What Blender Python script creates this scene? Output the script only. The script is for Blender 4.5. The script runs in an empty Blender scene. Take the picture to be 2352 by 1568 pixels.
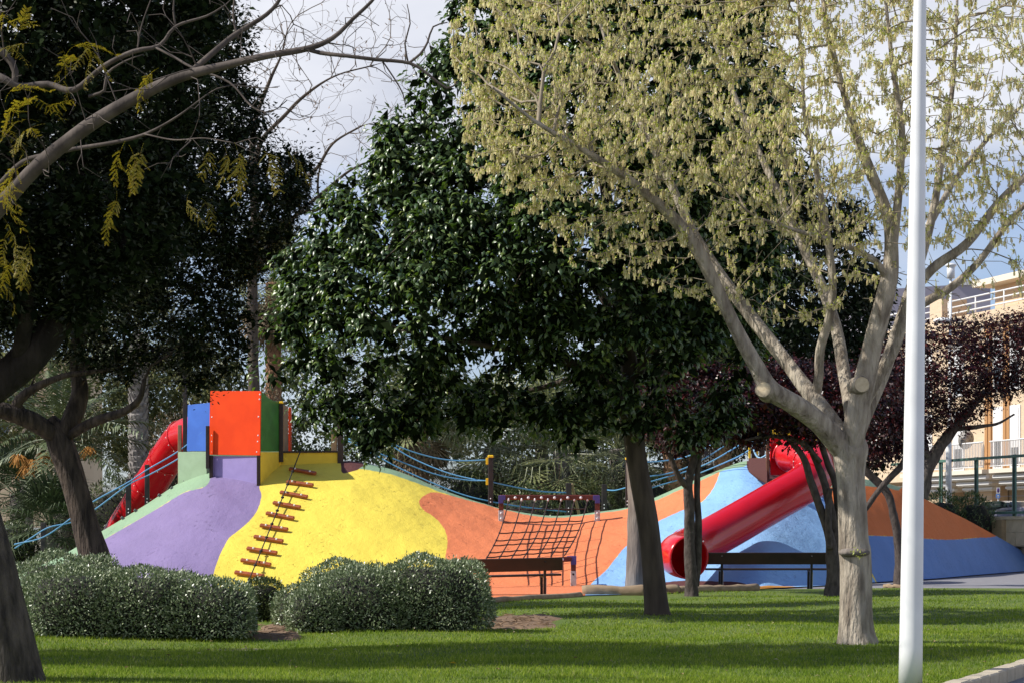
import bpy, bmesh, math, random
import numpy as np
from mathutils import Vector, Matrix, Quaternion

rng = np.random.default_rng(7)
random.seed(7)
scene = bpy.context.scene
col = scene.collection
R = math.radians

# ------------------------------------------------------------------ camera, sky, sun, exposure
FPX, HX, HY, CAMH = 4580.0, 1176.0, 1220.0, 1.2      # focal length, principal column, horizon row (photo scaled to 2352 x 1568), eye height
cam_d = bpy.data.cameras.new('camera'); cam = bpy.data.objects.new('camera', cam_d); col.objects.link(cam)
cam.location = (0, 0, CAMH); cam.rotation_euler = (R(90), 0, 0)
cam_d.sensor_width = 36.0; cam_d.lens = 36.0 * FPX / 2352.0
cam_d.shift_y = (HY - 784.0) / 2352.0
cam_d.clip_start = 0.1; cam_d.clip_end = 2000
scene.camera = cam

SUN_EL, SUN_PHI = 43.0, 7.0                            # sun stands to the left, a little towards the viewer
sd = Vector((-math.cos(R(SUN_PHI)) * math.cos(R(SUN_EL)), -math.sin(R(SUN_PHI)) * math.cos(R(SUN_EL)), math.sin(R(SUN_EL))))
sun_d = bpy.data.lights.new('sun', 'SUN'); sun = bpy.data.objects.new('sun', sun_d); col.objects.link(sun)
sun.rotation_euler = (-sd).to_track_quat('-Z', 'Y').to_euler(); sun.location = (-30, -5, 40)
sun_d.energy = 5.0; sun_d.angle = R(0.5); sun_d.color = (1.0, 0.95, 0.86)

w = bpy.data.worlds.new('World'); scene.world = w; w.use_nodes = True
nt = w.node_tree; nt.nodes.clear()
def N(nt, t, **kw):
    n = nt.nodes.new(t)
    for k, v in kw.items():
        if k in n.inputs: n.inputs[k].default_value = v
        else: setattr(n, k, v)
    return n
out = N(nt, 'ShaderNodeOutputWorld'); bg = N(nt, 'ShaderNodeBackground'); bg.inputs['Strength'].default_value = 0.08
sky = N(nt, 'ShaderNodeTexSky'); sky.sky_type = 'NISHITA'; sky.sun_disc = False
sky.sun_elevation = R(SUN_EL); sky.sun_rotation = math.atan2(sd.x, sd.y); sky.air_density = 1.0; sky.dust_density = 0.6; sky.ozone_density = 1.5
tc = N(nt, 'ShaderNodeTexCoord'); sep = N(nt, 'ShaderNodeSeparateXYZ'); nt.links.new(tc.outputs['Generated'], sep.inputs[0])
def M(nt, op, a, b=None, clamp=False):
    m = nt.nodes.new('ShaderNodeMath'); m.operation = op; m.use_clamp = clamp
    for i, v in enumerate((a, b)):
        if v is None: continue
        if isinstance(v, (int, float)): m.inputs[i].default_value = v
        else: nt.links.new(v, m.inputs[i])
    return m.outputs[0]
zz = M(nt, 'ADD', M(nt, 'MAXIMUM', sep.outputs['Z'], 0.0), 0.18)
cx = M(nt, 'DIVIDE', sep.outputs['X'], zz); cy = M(nt, 'DIVIDE', sep.outputs['Y'], zz)
comb = N(nt, 'ShaderNodeCombineXYZ'); nt.links.new(cx, comb.inputs[0]); nt.links.new(cy, comb.inputs[1])
noi = N(nt, 'ShaderNodeTexNoise'); noi.inputs['Scale'].default_value = 0.9; noi.inputs['Detail'].default_value = 7; noi.inputs['Roughness'].default_value = 0.55
nt.links.new(comb.outputs[0], noi.inputs['Vector'])
# a bank of cloud standing round the horizon, thin veil below it, breaking up to blue higher overhead
bank = N(nt, 'ShaderNodeFloatCurve'); nt.links.new(sep.outputs['Z'], bank.inputs['Value'])
cu = bank.mapping.curves[0]; cu.points[0].location = (0, .36); cu.points[1].location = (1, .06)
for p_ in ((.13, .33), (.165, .37), (.20, .62), (.30, .66), (.45, .36), (.62, .14)): cu.points.new(*p_)
bank.mapping.update()
cf = M(nt, 'ADD', M(nt, 'MULTIPLY', noi.outputs['Fac'], .8), bank.outputs[0])
mr = N(nt, 'ShaderNodeMapRange'); mr.interpolation_type = 'SMOOTHSTEP'
mr.inputs['From Min'].default_value = 0.52; mr.inputs['From Max'].default_value = 1.02
nt.links.new(cf, mr.inputs['Value'])
noi2 = N(nt, 'ShaderNodeTexNoise'); noi2.inputs['Scale'].default_value = 2.2; noi2.inputs['Detail'].default_value = 5
nt.links.new(comb.outputs[0], noi2.inputs['Vector'])
ramp = N(nt, 'ShaderNodeMix', data_type='RGBA'); ramp.inputs['A'].default_value = (7.2, 7.5, 8.5, 1); ramp.inputs['B'].default_value = (10.4, 10.5, 11.0, 1)
mr2 = N(nt, 'ShaderNodeMapRange'); mr2.inputs['From Min'].default_value = 0.35; mr2.inputs['From Max'].default_value = 0.65
nt.links.new(noi2.outputs['Fac'], mr2.inputs['Value']); nt.links.new(mr2.outputs[0], ramp.inputs['Factor'])
tint = N(nt, 'ShaderNodeMix', data_type='RGBA', blend_type='MULTIPLY'); tint.inputs['Factor'].default_value = 1; tint.inputs['B'].default_value = (1.0, 1.12, 1.42, 1); nt.links.new(sky.outputs[0], tint.inputs['A'])
mixw = N(nt, 'ShaderNodeMix', data_type='RGBA')
nt.links.new(M(nt, 'MULTIPLY', mr.outputs[0], 0.95), mixw.inputs['Factor']); nt.links.new(tint.outputs['Result'], mixw.inputs['A']); nt.links.new(ramp.outputs['Result'], mixw.inputs['B'])
nt.links.new(mixw.outputs['Result'], bg.inputs['Color']); nt.links.new(bg.outputs[0], out.inputs['Surface'])

vs = scene.view_settings
vs.view_transform = 'Standard'; vs.look = 'None'; vs.gamma = 1.0; vs.exposure = 0.28
scene.render.engine = 'CYCLES'
scene.cycles.max_bounces = 6; scene.cycles.transparent_max_bounces = 8
scene.cycles.use_denoising = True

# ------------------------------------------------------------------ helpers
def P(x, y, d):
    """photo column, photo row and distance -> world point"""
    return np.array([(x - HX) / FPX * d, d, CAMH + (HY - y) / FPX * d])
def G(x, y, z=0.0):
    """photo point that lies on level ground of height z"""
    d = FPX * (CAMH - z) / (y - HY); return np.array([(x - HX) / FPX * d, d, z])
def gd(y): return FPX * CAMH / (y - HY)
def px(d): return d / FPX                               # metres for one photo unit at distance d

ORG = {}
def link(o, parent=None, origin=(0, 0, 0)):
    col.objects.link(o); origin = np.asarray(origin, float)
    ORG[o.name] = origin
    if parent is not None:
        o.parent = parent; o.location = origin - ORG[parent.name]
    else: o.location = origin
    return o
def tag(o, label, cat, group=None, kind=None):
    o['label'] = label; o['category'] = cat
    if group: o['group'] = group
    if kind: o['kind'] = kind
    return o
def thing(name, loc, label, cat, group=None):
    o = bpy.data.objects.new(name, None); o.empty_display_size = 0.2
    link(o, None, loc); return tag(o, label, cat, group)
def mesh(name, V, F, mat, parent=None, smooth=False, origin=None, kind=None):
    """one mesh object from world-space vertices; F is a list of faces or an (n,3)/(n,4) array"""
    V = np.asarray(V, dtype=np.float64).reshape(-1, 3)
    if origin is None: origin = ORG[parent.name] if parent is not None else V.mean(0)
    origin = np.asarray(origin, float)
    me = bpy.data.meshes.new(name); L = (V - origin).astype(np.float32)
    if isinstance(F, np.ndarray):
        n, k = F.shape
        me.vertices.add(len(L)); me.vertices.foreach_set('co', L.ravel())
        me.loops.add(n * k); me.loops.foreach_set('vertex_index', F.astype(np.int32).ravel())
        me.polygons.add(n); me.polygons.foreach_set('loop_start', np.arange(0, n * k, k, dtype=np.int32))
        me.polygons.foreach_set('loop_total', np.full(n, k, dtype=np.int32))
        me.update(calc_edges=True)
    else:
        me.from_pydata(L.tolist(), [], F); me.update()
    if smooth: me.polygons.foreach_set('use_smooth', np.ones(len(me.polygons), dtype=bool))
    if mat: me.materials.append(mat)
    o = bpy.data.objects.new(name, me); link(o, parent, origin)
    if kind: o['kind'] = kind
    return o
def bm_obj(name, bm, mat, parent=None, smooth=False, origin=(0, 0, 0), kind=None):
    V = np.array([v.co[:] for v in bm.verts]); bm.verts.index_update()
    F = [[v.index for v in f.verts] for f in bm.faces]; bm.free()
    return mesh(name, V, F, mat, parent, smooth, V.mean(0), kind)
def slab(name, pts, thick, mat, parent=None, bevel=0.008, smooth=False):
    """flat board: outline as seen from the viewer, thickness going away from him"""
    pts = [Vector(p) for p in pts]
    n = Vector((0, 0, 0))
    for i in range(len(pts)): n += (pts[i] - pts[0]).cross(pts[(i + 1) % len(pts)] - pts[0])
    n.normalize()
    if n.y > 0: n = -n
    bm = bmesh.new()
    a = [bm.verts.new(p) for p in pts]; b = [bm.verts.new(p - n * thick) for p in pts]
    k = len(pts); bm.faces.new(a); bm.faces.new(b[::-1])
    for i in range(k): bm.faces.new((a[(i + 1) % k], a[i], b[i], b[(i + 1) % k]))
    bmesh.ops.recalc_face_normals(bm, faces=bm.faces[:])
    if bevel: bmesh.ops.bevel(bm, geom=bm.edges[:], offset=bevel, segments=1, affect='EDGES', clamp_overlap=True)
    return bm_obj(name, bm, mat, parent, smooth)
def beam(name, p0, p1, w, h, mat, parent=None, up=(0, 0, 1), bevel=0.008, face=None):
    """rectangular bar from p0 to p1; w across, h along `up`"""
    p0, p1 = Vector(p0), Vector(p1); d = (p1 - p0).normalized(); up = Vector(up)
    if abs(d.dot(up.normalized())) > 0.98: up = Vector(face or (0, 1, 0))
    s = d.cross(up).normalized(); u = s.cross(d).normalized()
    bm = bmesh.new(); vs_ = []
    for p in (p0, p1):
        for a, b in ((-1, -1), (1, -1), (1, 1), (-1, 1)): vs_.append(bm.verts.new(p + s * a * w / 2 + u * b * h / 2))
    for f in ((0, 1, 2, 3), (7, 6, 5, 4), (0, 4, 5, 1), (1, 5, 6, 2), (2, 6, 7, 3), (3, 7, 4, 0)): bm.faces.new([vs_[i] for i in f])
    bmesh.ops.recalc_face_normals(bm, faces=bm.faces[:])
    if bevel: bmesh.ops.bevel(bm, geom=bm.edges[:], offset=min(bevel, w * .3, h * .3), segments=1, affect='EDGES')
    return bm_obj(name, bm, mat, parent)
def catmull(pts, step=None, n=None):
    """smooth curve through the rows of pts (any number of columns)"""
    pts = np.asarray(pts, float)
    if len(pts) == 2: q = np.vstack([2 * pts[0] - pts[1], pts, 2 * pts[1] - pts[0]])
    else: q = np.vstack([2 * pts[0] - pts[1], pts, 2 * pts[-1] - pts[-2]])
    res = []
    for i in range(1, len(q) - 2):
        a, b, c, d = q[i - 1], q[i], q[i + 1], q[i + 2]
        m = n if n else max(2, int(np.linalg.norm((c - b)[:3]) / step) + 1)
        t = np.linspace(0, 1, m, endpoint=False)[:, None]
        res.append(0.5 * ((2 * b) + (-a + c) * t + (2 * a - 5 * b + 4 * c - d) * t ** 2 + (-a + 3 * b - 3 * c + d) * t ** 3))
    res.append(q[-2][None]); return np.vstack(res)
def tube_geo(pts, rad, sides=8, cap=True, rough=0.0, seed=0, twist=0.0):
    pts = np.asarray(pts, float); n = len(pts); rad = np.broadcast_to(np.asarray(rad, float), (n,))
    T = np.gradient(pts, axis=0); T /= np.linalg.norm(T, axis=1)[:, None] + 1e-9
    u = np.cross(T[0], [0, 1, 0]);
    if np.linalg.norm(u) < .1: u = np.cross(T[0], [1, 0, 0])
    u /= np.linalg.norm(u); U = [u]
    for i in range(1, n):
        u = U[-1] - T[i] * np.dot(U[-1], T[i]); U.append(u / np.linalg.norm(u))
    U = np.array(U); W = np.cross(T, U)
    a = np.linspace(0, 2 * np.pi, sides, endpoint=False)
    rr = rad[:, None] * np.ones(sides)[None]
    if rough:
        g = np.random.default_rng(seed)
        k = g.normal(size=(max(3, n // (9 if sides > 30 else 3)), sides)); k = .7 * k + .3 * np.roll(k, 1, 1) if sides > 30 else k; xi = np.linspace(0, len(k) - 1, n); i0 = np.floor(xi).astype(int).clip(0, len(k) - 2); f = (xi - i0)[:, None]
        rr = rr * (1 + rough * (k[i0] * (1 - f) + k[i0 + 1] * f))
    V = pts[:, None] + rr[..., None] * (np.cos(a)[None, :, None] * U[:, None] + np.sin(a)[None, :, None] * W[:, None])
    V = V.reshape(-1, 3); F = []
    for i in range(n - 1):
        for j in range(sides):
            F.append([i * sides + j, i * sides + (j + 1) % sides, (i + 1) * sides + (j + 1) % sides, (i + 1) * sides + j])
    if cap: F.append(list(range(sides))[::-1]); F.append([(n - 1) * sides + j for j in range(sides)])
    return V, F
def rod(name, pts, r, mat, parent=None, sides=8, smooth=True, kind=None, **kw):
    V, F = tube_geo(pts, r, sides, **kw); return mesh(name, V, F, mat, parent, smooth, V.mean(0), kind)
def ball(name, c, r, mat, parent=None, squash=(1, 1, 1), seg=8):
    bm = bmesh.new(); bmesh.ops.create_uvsphere(bm, u_segments=seg, v_segments=max(4, seg // 2 + 1), radius=r)
    for v in bm.verts: v.co = Vector((v.co.x * squash[0], v.co.y * squash[1], v.co.z * squash[2])) + Vector(c)
    return bm_obj(name, bm, mat, parent, True)
def dup(o, parent, loc=None, name=None):
    c = o.copy(); col.objects.link(c); c.parent = parent
    if loc is not None: c.location = np.asarray(loc) - (ORG[parent.name] if parent else 0)
    return c

# ------------------------------------------------------------------ materials
def new_mat(name):
    m = bpy.data.materials.new(name); m.use_nodes = True; t = m.node_tree
    return m, t, t.nodes['Principled BSDF']
def pmat(name, c, c2=None, scale=8.0, rough=0.6, bump=0.0, bscale=40.0, metal=0.0, spec=0.5, detail=5, stretch=None, lo=.35, hi=.65, coat=0.0, bdist=0.01):
    m, t, b = new_mat(name)
    b.inputs['Roughness'].default_value = rough; b.inputs['Metallic'].default_value = metal; b.inputs['Specular IOR Level'].default_value = spec
    b.inputs['Coat Weight'].default_value = coat
    co = t.nodes.new('ShaderNodeTexCoord'); src = co.outputs['Object']
    if stretch:
        mp = t.nodes.new('ShaderNodeMapping'); mp.inputs['Scale'].default_value = stretch; t.links.new(src, mp.inputs['Vector']); src = mp.outputs[0]
    if c2 is not None:
        nz = N(t, 'ShaderNodeTexNoise'); nz.inputs['Scale'].default_value = scale; nz.inputs['Detail'].default_value = detail; t.links.new(src, nz.inputs['Vector'])
        r_ = N(t, 'ShaderNodeMapRange'); r_.inputs['From Min'].default_value = lo; r_.inputs['From Max'].default_value = hi; t.links.new(nz.outputs['Fac'], r_.inputs['Value'])
        mx = N(t, 'ShaderNodeMix', data_type='RGBA'); mx.inputs['A'].default_value = (*c, 1); mx.inputs['B'].default_value = (*c2, 1)
        t.links.new(r_.outputs[0], mx.inputs['Factor']); t.links.new(mx.outputs['Result'], b.inputs['Base Color'])
    else: b.inputs['Base Color'].default_value = (*c, 1)
    if bump:
        nb = N(t, 'ShaderNodeTexNoise'); nb.inputs['Scale'].default_value = bscale; nb.inputs['Detail'].default_value = 6; t.links.new(src, nb.inputs['Vector'])
        bp = N(t, 'ShaderNodeBump'); bp.inputs['Strength'].default_value = bump; bp.inputs['Distance'].default_value = bdist
        t.links.new(nb.outputs['Fac'], bp.inputs['Height']); t.links.new(bp.outputs[0], b.inputs['Normal'])
    return m
def leaf_mat(name, stops, rough=0.5, trans=0.25, spec=0.5, tcol=None, patch=None):
    """stops: list of (position, colour); colour varies leaf by leaf"""
    m, t, b = new_mat(name)
    g = t.nodes.new('ShaderNodeNewGeometry'); cr = t.nodes.new('ShaderNodeValToRGB')
    e = cr.color_ramp.elements
    while len(e) < len(stops): e.new(0.5)
    for i, (p, c) in enumerate(stops): e[i].position = p; e[i].color = (*c, 1)
    t.links.new(g.outputs['Random Per Island'], cr.inputs['Fac']); csrc = cr.outputs['Color']
    if patch:                                            # patches of another tone across the surface
        co = t.nodes.new('ShaderNodeTexCoord'); nz = N(t, 'ShaderNodeTexNoise'); nz.inputs['Scale'].default_value = patch[0]; nz.inputs['Detail'].default_value = 4; t.links.new(co.outputs['Object'], nz.inputs['Vector'])
        rg = N(t, 'ShaderNodeMapRange'); rg.inputs['From Min'].default_value = .42; rg.inputs['From Max'].default_value = .66; t.links.new(nz.outputs['Fac'], rg.inputs['Value'])
        pm = N(t, 'ShaderNodeMix', data_type='RGBA', blend_type='MULTIPLY'); pm.inputs['B'].default_value = (*patch[1], 1); t.links.new(rg.outputs[0], pm.inputs['Factor']); t.links.new(csrc, pm.inputs['A']); csrc = pm.outputs['Result']
    t.links.new(csrc, b.inputs['Base Color'])
    b.inputs['Roughness'].default_value = rough; b.inputs['Specular IOR Level'].default_value = spec
    if trans:
        o = t.nodes['Material Output']; tr = t.nodes.new('ShaderNodeBsdfTranslucent'); mx = t.nodes.new('ShaderNodeMixShader'); mx.inputs[0].default_value = trans
        if tcol:
            hm = N(t, 'ShaderNodeMix', data_type='RGBA', blend_type='MULTIPLY'); hm.inputs['Factor'].default_value = 1; hm.inputs['B'].default_value = (*tcol, 1)
            t.links.new(csrc, hm.inputs['A']); t.links.new(hm.outputs['Result'], tr.inputs['Color'])
        else: t.links.new(csrc, tr.inputs['Color'])
        t.links.new(b.outputs[0], mx.inputs[1]); t.links.new(tr.outputs[0], mx.inputs[2]); t.links.new(mx.outputs[0], o.inputs['Surface'])
    return m
def bark_mat(name, c, c2, scale=10, bump=.6, zs=.25, bscale=30, rough=.85, dist=.02):
    return pmat(name, c, c2, scale=scale, rough=rough, bump=bump, bscale=bscale, stretch=(1, 1, zs), spec=.25, bdist=dist)

MAT = dict(
    pole=pmat('white_pole_paint', (.78, .79, .80), (.70, .71, .72), scale=3, rough=.35, bump=.04, bscale=120),
    brownwood=pmat('brown_wood', (.030, .014, .010), (.018, .009, .007), scale=5, rough=.45, bump=.15, bscale=30, stretch=(1, 6, 1)),
    blackpost=pmat('dark_post_wood', (.028, .020, .018), (.014, .010, .010), scale=6, rough=.6, bump=.3, bscale=30),
    iron=pmat('cast_iron', (.012, .012, .014), rough=.45),
    tan=pmat('tan_board', (.30, .20, .11), (.24, .15, .08), scale=12, rough=.6),
    redbrown=pmat('red_brown_timber', (.13, .030, .016), (.085, .020, .012), scale=7, rough=.4, bump=.2, bscale=25),
    rung=pmat('rung_timber', (.36, .085, .022), (.24, .052, .016), scale=9, rough=.45, bump=.2, bscale=30),
    orangep=pmat('orange_panel', (.80, .060, .004), (.72, .048, .003), scale=2.5, rough=.5, spec=.2, bump=.03, bscale=30),
    bluep=pmat('blue_panel', (.055, .17, .60), (.045, .14, .52), scale=3, rough=.4),
    greenp=pmat('green_panel', (.045, .20, .035), (.03, .14, .024), scale=3, rough=.4),
    yellowp=pmat('yellow_plastic', (.80, .52, .02), rough=.4),
    purplew=pmat('purple_wall', (.30, .24, .50), (.27, .215, .46), scale=5, rough=.7, bump=.3, bscale=30),
    greenw=pmat('green_wall', (.36, .50, .32), (.32, .45, .28), scale=5, rough=.8, bump=.3, bscale=30),
    yelloww=pmat('yellow_wall', (.80, .60, .055), (.74, .54, .045), scale=5, rough=.8, bump=.3, bscale=30),
    slide=pmat('red_plastic', (.66, .006, .014), (.58, .005, .012), scale=2, rough=.22, spec=.6, coat=.25),
    bluecap=pmat('violet_corner', (.06, .05, .22), rough=.4),
    steel=pmat('pale_steel', (.55, .55, .56), (.45, .45, .46), scale=20, rough=.4, metal=.3),
    bolt=pmat('bolt_head', (.75, .75, .77), rough=.3),
    rope=pmat('dark_rope', (.028, .014, .012), rough=.8, bump=.5, bscale=200),
    blackrope=pmat('black_rope', (.015, .014, .014), rough=.8),
    bluerope=pmat('blue_rope', (.10, .30, .52), (.07, .24, .44), scale=60, rough=.6),
    brownrub=pmat('brown_rubber', (.085, .028, .024), (.07, .022, .02), scale=40, rough=.9),
    log=pmat('weathered_log', (.34, .25, .16), (.22, .155, .095), scale=6, rough=.9, bump=.6, bscale=14, stretch=(.3, 1, 1)),
    grip=pmat('grey_grip', (.13, .13, .13), rough=.6),
    kerb=pmat('kerb_concrete', (.46, .40, .30), (.38, .33, .25), scale=9, rough=.9, bump=.4, bscale=60),
    soil=pmat('dry_soil', (.22, .14, .085), (.15, .095, .058), scale=5, rough=.95, bump=.8, bscale=18, bdist=.03),
    paving=pmat('grey_paving', (.23, .225, .24), (.19, .185, .20), scale=4, rough=.9, bump=.2, bscale=50),
)

_t = MAT['slide'].node_tree; _o = _t.nodes['Material Output']; _b = _t.nodes['Principled BSDF']; _tr = _t.nodes.new('ShaderNodeBsdfTranslucent'); _tr.inputs[0].default_value = (.8, .008, .015, 1)
_mx = _t.nodes.new('ShaderNodeMixShader'); _mx.inputs[0].default_value = .12; _t.links.new(_b.outputs[0], _mx.inputs[1]); _t.links.new(_tr.outputs[0], _mx.inputs[2]); _t.links.new(_mx.outputs[0], _o.inputs['Surface'])
# ------------------------------------------------------------------ outlines
def smooth_poly(pts, n=6): return catmull(np.vstack([pts, pts[:1]]), n=n)[:-1]
def inside(poly, q):
    x, y = q[:, 0], q[:, 1]; r = np.zeros(len(q), bool); k = len(poly)
    for i in range(k):
        x0, y0 = poly[i]; x1, y1 = poly[(i + 1) % k]
        c = (y0 > y) != (y1 > y)
        with np.errstate(divide='ignore', invalid='ignore'): xi = (x1 - x0) * (y - y0) / (y1 - y0 + 1e-12) + x0
        r ^= c & (x < xi)
    return r
def edge_dist(poly, q):
    best = np.full(len(q), 1e9); k = len(poly)
    for i in range(k):
        a = np.asarray(poly[i], float); b = np.asarray(poly[(i + 1) % k], float); ab = b - a
        t = np.clip(((q - a) @ ab) / (ab @ ab + 1e-12), 0, 1); d = np.hypot(*(q - a - t[:, None] * ab).T); best = np.minimum(best, d)
    return best
def sdist(poly, q): return edge_dist(poly, q) * np.where(inside(poly, q), 1, -1)
def itp(tab, u):
    tab = np.asarray(tab, float); return np.interp(u, tab[:, 0], tab[:, 1])

# ------------------------------------------------------------------ ground, lawn, paving
ground = mesh('ground', [(-400, -20, -.05), (400, -20, -.05), (400, 900, -.05), (-400, 900, -.05)], [[0, 1, 2, 3]],
              pmat('dry_ground', (.20, .17, .12), (.13, .12, .08), scale=.6, rough=.95)); ground['kind'] = 'structure'
# far edge of the lawn (photo row) and its distance
LOGY = [(-900, 1420), (0, 1405), (700, 1395), (1130, 1380), (1336, 1368), (1483, 1365), (1740, 1353), (2060, 1349), (2400, 1350), (3200, 1352)]
def lawn_far(u): return gd(itp(LOGY, u))
def bumps(X, Y): return .018 * np.sin(X * 1.3 + .4 * Y) + .014 * np.sin(Y * 1.9 - .8 * X) + .02 * np.sin(.45 * X - .6 * Y)
KA, KB = np.array([3.12, 14.5]), np.array([4.53, 17.5])       # inner edge of the kerb on the ground
KD = (KB - KA) / np.linalg.norm(KB - KA); KN = np.array([KD[1], -KD[0]])
def kerb_side(X, Y): return (X - KA[0]) * KN[0] + (Y - KA[1]) * KN[1]      # > 0 on the pavement side
nu, nv = 150, 130; V = []
us = np.linspace(-700, 3000, nu)
for t in np.linspace(0, 1, nv) ** 1.6:
    d = 9.0 + (lawn_far(us) - 9.0) * t; X = (us - HX) / FPX * d
    Z = bumps(X, d) * np.clip((1 - t) * 8, 0, 1)
    ks = kerb_side(X, d); Z = np.where(ks > -.05, -.045, Z)
    V.append(np.stack([X, d, Z], 1))
V = np.vstack(V); F = np.array([[i * nu + j, i * nu + j + 1, (i + 1) * nu + j + 1, (i + 1) * nu + j] for i in range(nv - 1) for j in range(nu - 1)])
lawn_m = pmat('lawn_soil_green', (.075, .125, .010), (.105, .145, .018), scale=2.2, rough=.95, bump=.6, bscale=60, bdist=.02)
lawn = mesh('lawn', V, F, lawn_m, smooth=True, origin=(0, 20, 0)); lawn['kind'] = 'structure'
# grass blades
def lawn_z(X, Y): return bumps(X, Y)
SOIL = [((1205, 1424), (88, 12)), ((632, 1452), (62, 16)), ((1170, 1432), (60, 9))]
def soil_amount(X, Y):
    sx = HX + X / Y * FPX; sy = HY + CAMH / Y * FPX; a = np.zeros(len(X))
    for (c, r) in SOIL: a = np.maximum(a, 1.25 - np.hypot((sx - c[0]) / r[0], (sy - c[1]) / r[1]))
    return a
nb = 290000
iy = rng.uniform(0, 1, nb); ylo, yhi = 1346.0, 1640.0
sy = ylo + (yhi - ylo) * iy ** .9; sx = rng.uniform(-80, 2430, nb); Y = gd(sy); X = (sx - HX) / FPX * Y
keep = (Y < lawn_far(sx) - .05) & (kerb_side(X, Y) < -.06) & (rng.uniform(0, 1, nb) > np.clip(soil_amount(X, Y) * 3, 0, .97))
X, Y = X[keep], Y[keep]; n = len(X)
pat = .5 + .5 * np.sin(X * 2.1 + 1.7 * np.sin(Y * 1.3)) * np.sin(Y * 2.7 + np.sin(X * 3.1))
h = rng.uniform(.020, .042, n) * (.75 + .5 * pat) * np.where(rng.uniform(0, 1, n) < .03, 1.7, 1)
wd = rng.uniform(.004, .007, n) * np.clip(Y / 22, .8, 1.6); a = rng.uniform(0, 2 * np.pi, n); ln = rng.uniform(.1, .9, n) * h; la = rng.uniform(0, 2 * np.pi, n)
base = np.stack([X, Y, lawn_z(X, Y) - .004], 1); sidev = np.stack([np.cos(a), np.sin(a), 0 * a], 1) * wd[:, None]
tip = base + np.stack([np.cos(la) * ln, np.sin(la) * ln, h], 1)
V = np.stack([base - sidev, base + sidev, tip], 1).reshape(-1, 3); F = np.arange(n * 3).reshape(-1, 3)
grass_m = leaf_mat('grass_blade', [(0, (.12, .20, .022)), (.5, (.25, .35, .034)), (.88, (.36, .43, .055)), (1, (.48, .48, .18))], rough=.8, trans=.45, spec=.06, patch=(.9, (.62, .72, .7)))
go = mesh('grass', V, F, grass_m, origin=(0, 20, 0)); tag(go, 'short mown green grass covering the lawn in front of the playground', 'grass', kind='stuff')
# bare soil patches on the lawn: low heaps
def patch(name, c, r, label):
    cx, cy = c; k = 40; a = np.linspace(0, 2 * np.pi, k, endpoint=False); g = np.random.default_rng(int(cx)); V = []
    for j, f in enumerate((0.0, .4, .75, 1.0)):
        for i in range(k):
            wob = 1 + .18 * np.sin(3 * a[i] + cx) + .1 * np.sin(7 * a[i]) + g.normal() * .04
            p = G(cx + r[0] * f * wob * np.cos(a[i]), cy - r[1] * f * wob * np.sin(a[i])); p[2] = float(bumps(p[0], p[1])) + (.022 if f < .9 else -.012) + g.uniform(0, .01); V.append(p)
    F = [[j * k + i, j * k + (i + 1) % k, (j + 1) * k + (i + 1) % k, (j + 1) * k + i] for j in range(3) for i in range(k)]
    o = mesh(name, V, F, MAT['soil'], smooth=True); o['kind'] = 'structure'; return o
for i, (c, r) in enumerate(SOIL): patch('soil_patch', c, r, '')
# twigs and dry leaves lying on the soil
tw = []
Vt, Ft = [], []
for i in range(110):
    c, r = SOIL[i % 3]; q = rng.uniform(-.8, .8, 2); p = G(c[0] + r[0] * q[0], c[1] + r[1] * q[1]); a = rng.uniform(0, 6.3); L = rng.uniform(.05, .22)
    p[2] = float(bumps(p[0], p[1])) + .035; e = p + np.array([np.cos(a) * L, np.sin(a) * L, rng.uniform(-.01, .03)])
    v, f = tube_geo([p, (p + e) / 2 + rng.normal(size=3) * .008, e], [.006, .005, .003], 4, cap=False); Ft += [[k + len(Vt) * 12 for k in ff] for ff in f]; Vt.append(v)
lit = mesh('twig_litter', np.vstack(Vt), Ft, pmat('dry_twig', (.26, .17, .10), (.16, .10, .06), scale=20, rough=.9), origin=(0, 25, 0)); tag(lit, 'dry twigs scattered on the bare soil between and beside the clipped bushes', 'twigs', kind='stuff')
# small dry leaves and pods scattered on the lawn
nl = 150; sx_ = rng.uniform(60, 2330, nl); sy_ = rng.uniform(1375, 1560, nl); Yl = gd(sy_); Xl = (sx_ - HX) / FPX * Yl; ok_ = kerb_side(Xl, Yl) < -.2; Xl, Yl = Xl[ok_], Yl[ok_]; Vl = []; Fl = []
for a_, b_ in zip(Xl, Yl):
    z_ = float(bumps(a_, b_)) + rng.uniform(.03, .045); r_ = rng.uniform(.012, .026); th = rng.uniform(0, 6.3); k_ = len(Vl); c_, s_ = math.cos(th) * r_, math.sin(th) * r_
    Vl += [(a_ - c_, b_ - s_, z_), (a_ + s_ * .5, b_ - c_ * .5, z_ + .012), (a_ + c_, b_ + s_, z_ + .005), (a_ - s_ * .5, b_ + c_ * .5, z_ + .015)]; Fl.append([k_, k_ + 1, k_ + 2, k_ + 3])
ll_ = mesh('leaf_litter', Vl, Fl, leaf_mat('dry_leaf', [(0, (.16, .09, .04)), (.6, (.34, .24, .12)), (1, (.60, .55, .42))], rough=.7, trans=.2), origin=(0, 20, 0)); tag(ll_, 'tiny dry leaves and petals scattered over the lawn', 'leaves', kind='stuff')
# fallen yellow leaf on the grass
p = G(1036, 1533); p[2] += .035
yl = mesh('fallen_leaf', [p + np.array(q) for q in ((-.05, 0, 0), (-.02, -.03, .015), (.03, -.02, .02), (.055, 0, .005), (.02, .03, .02), (-.02, .03, .01))], [[0, 1, 2, 3, 4, 5]], pmat('yellow_leaf', (.75, .45, .02), rough=.6))
tag(yl, 'single fallen yellow leaf lying on the sunlit front grass', 'leaf')

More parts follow.
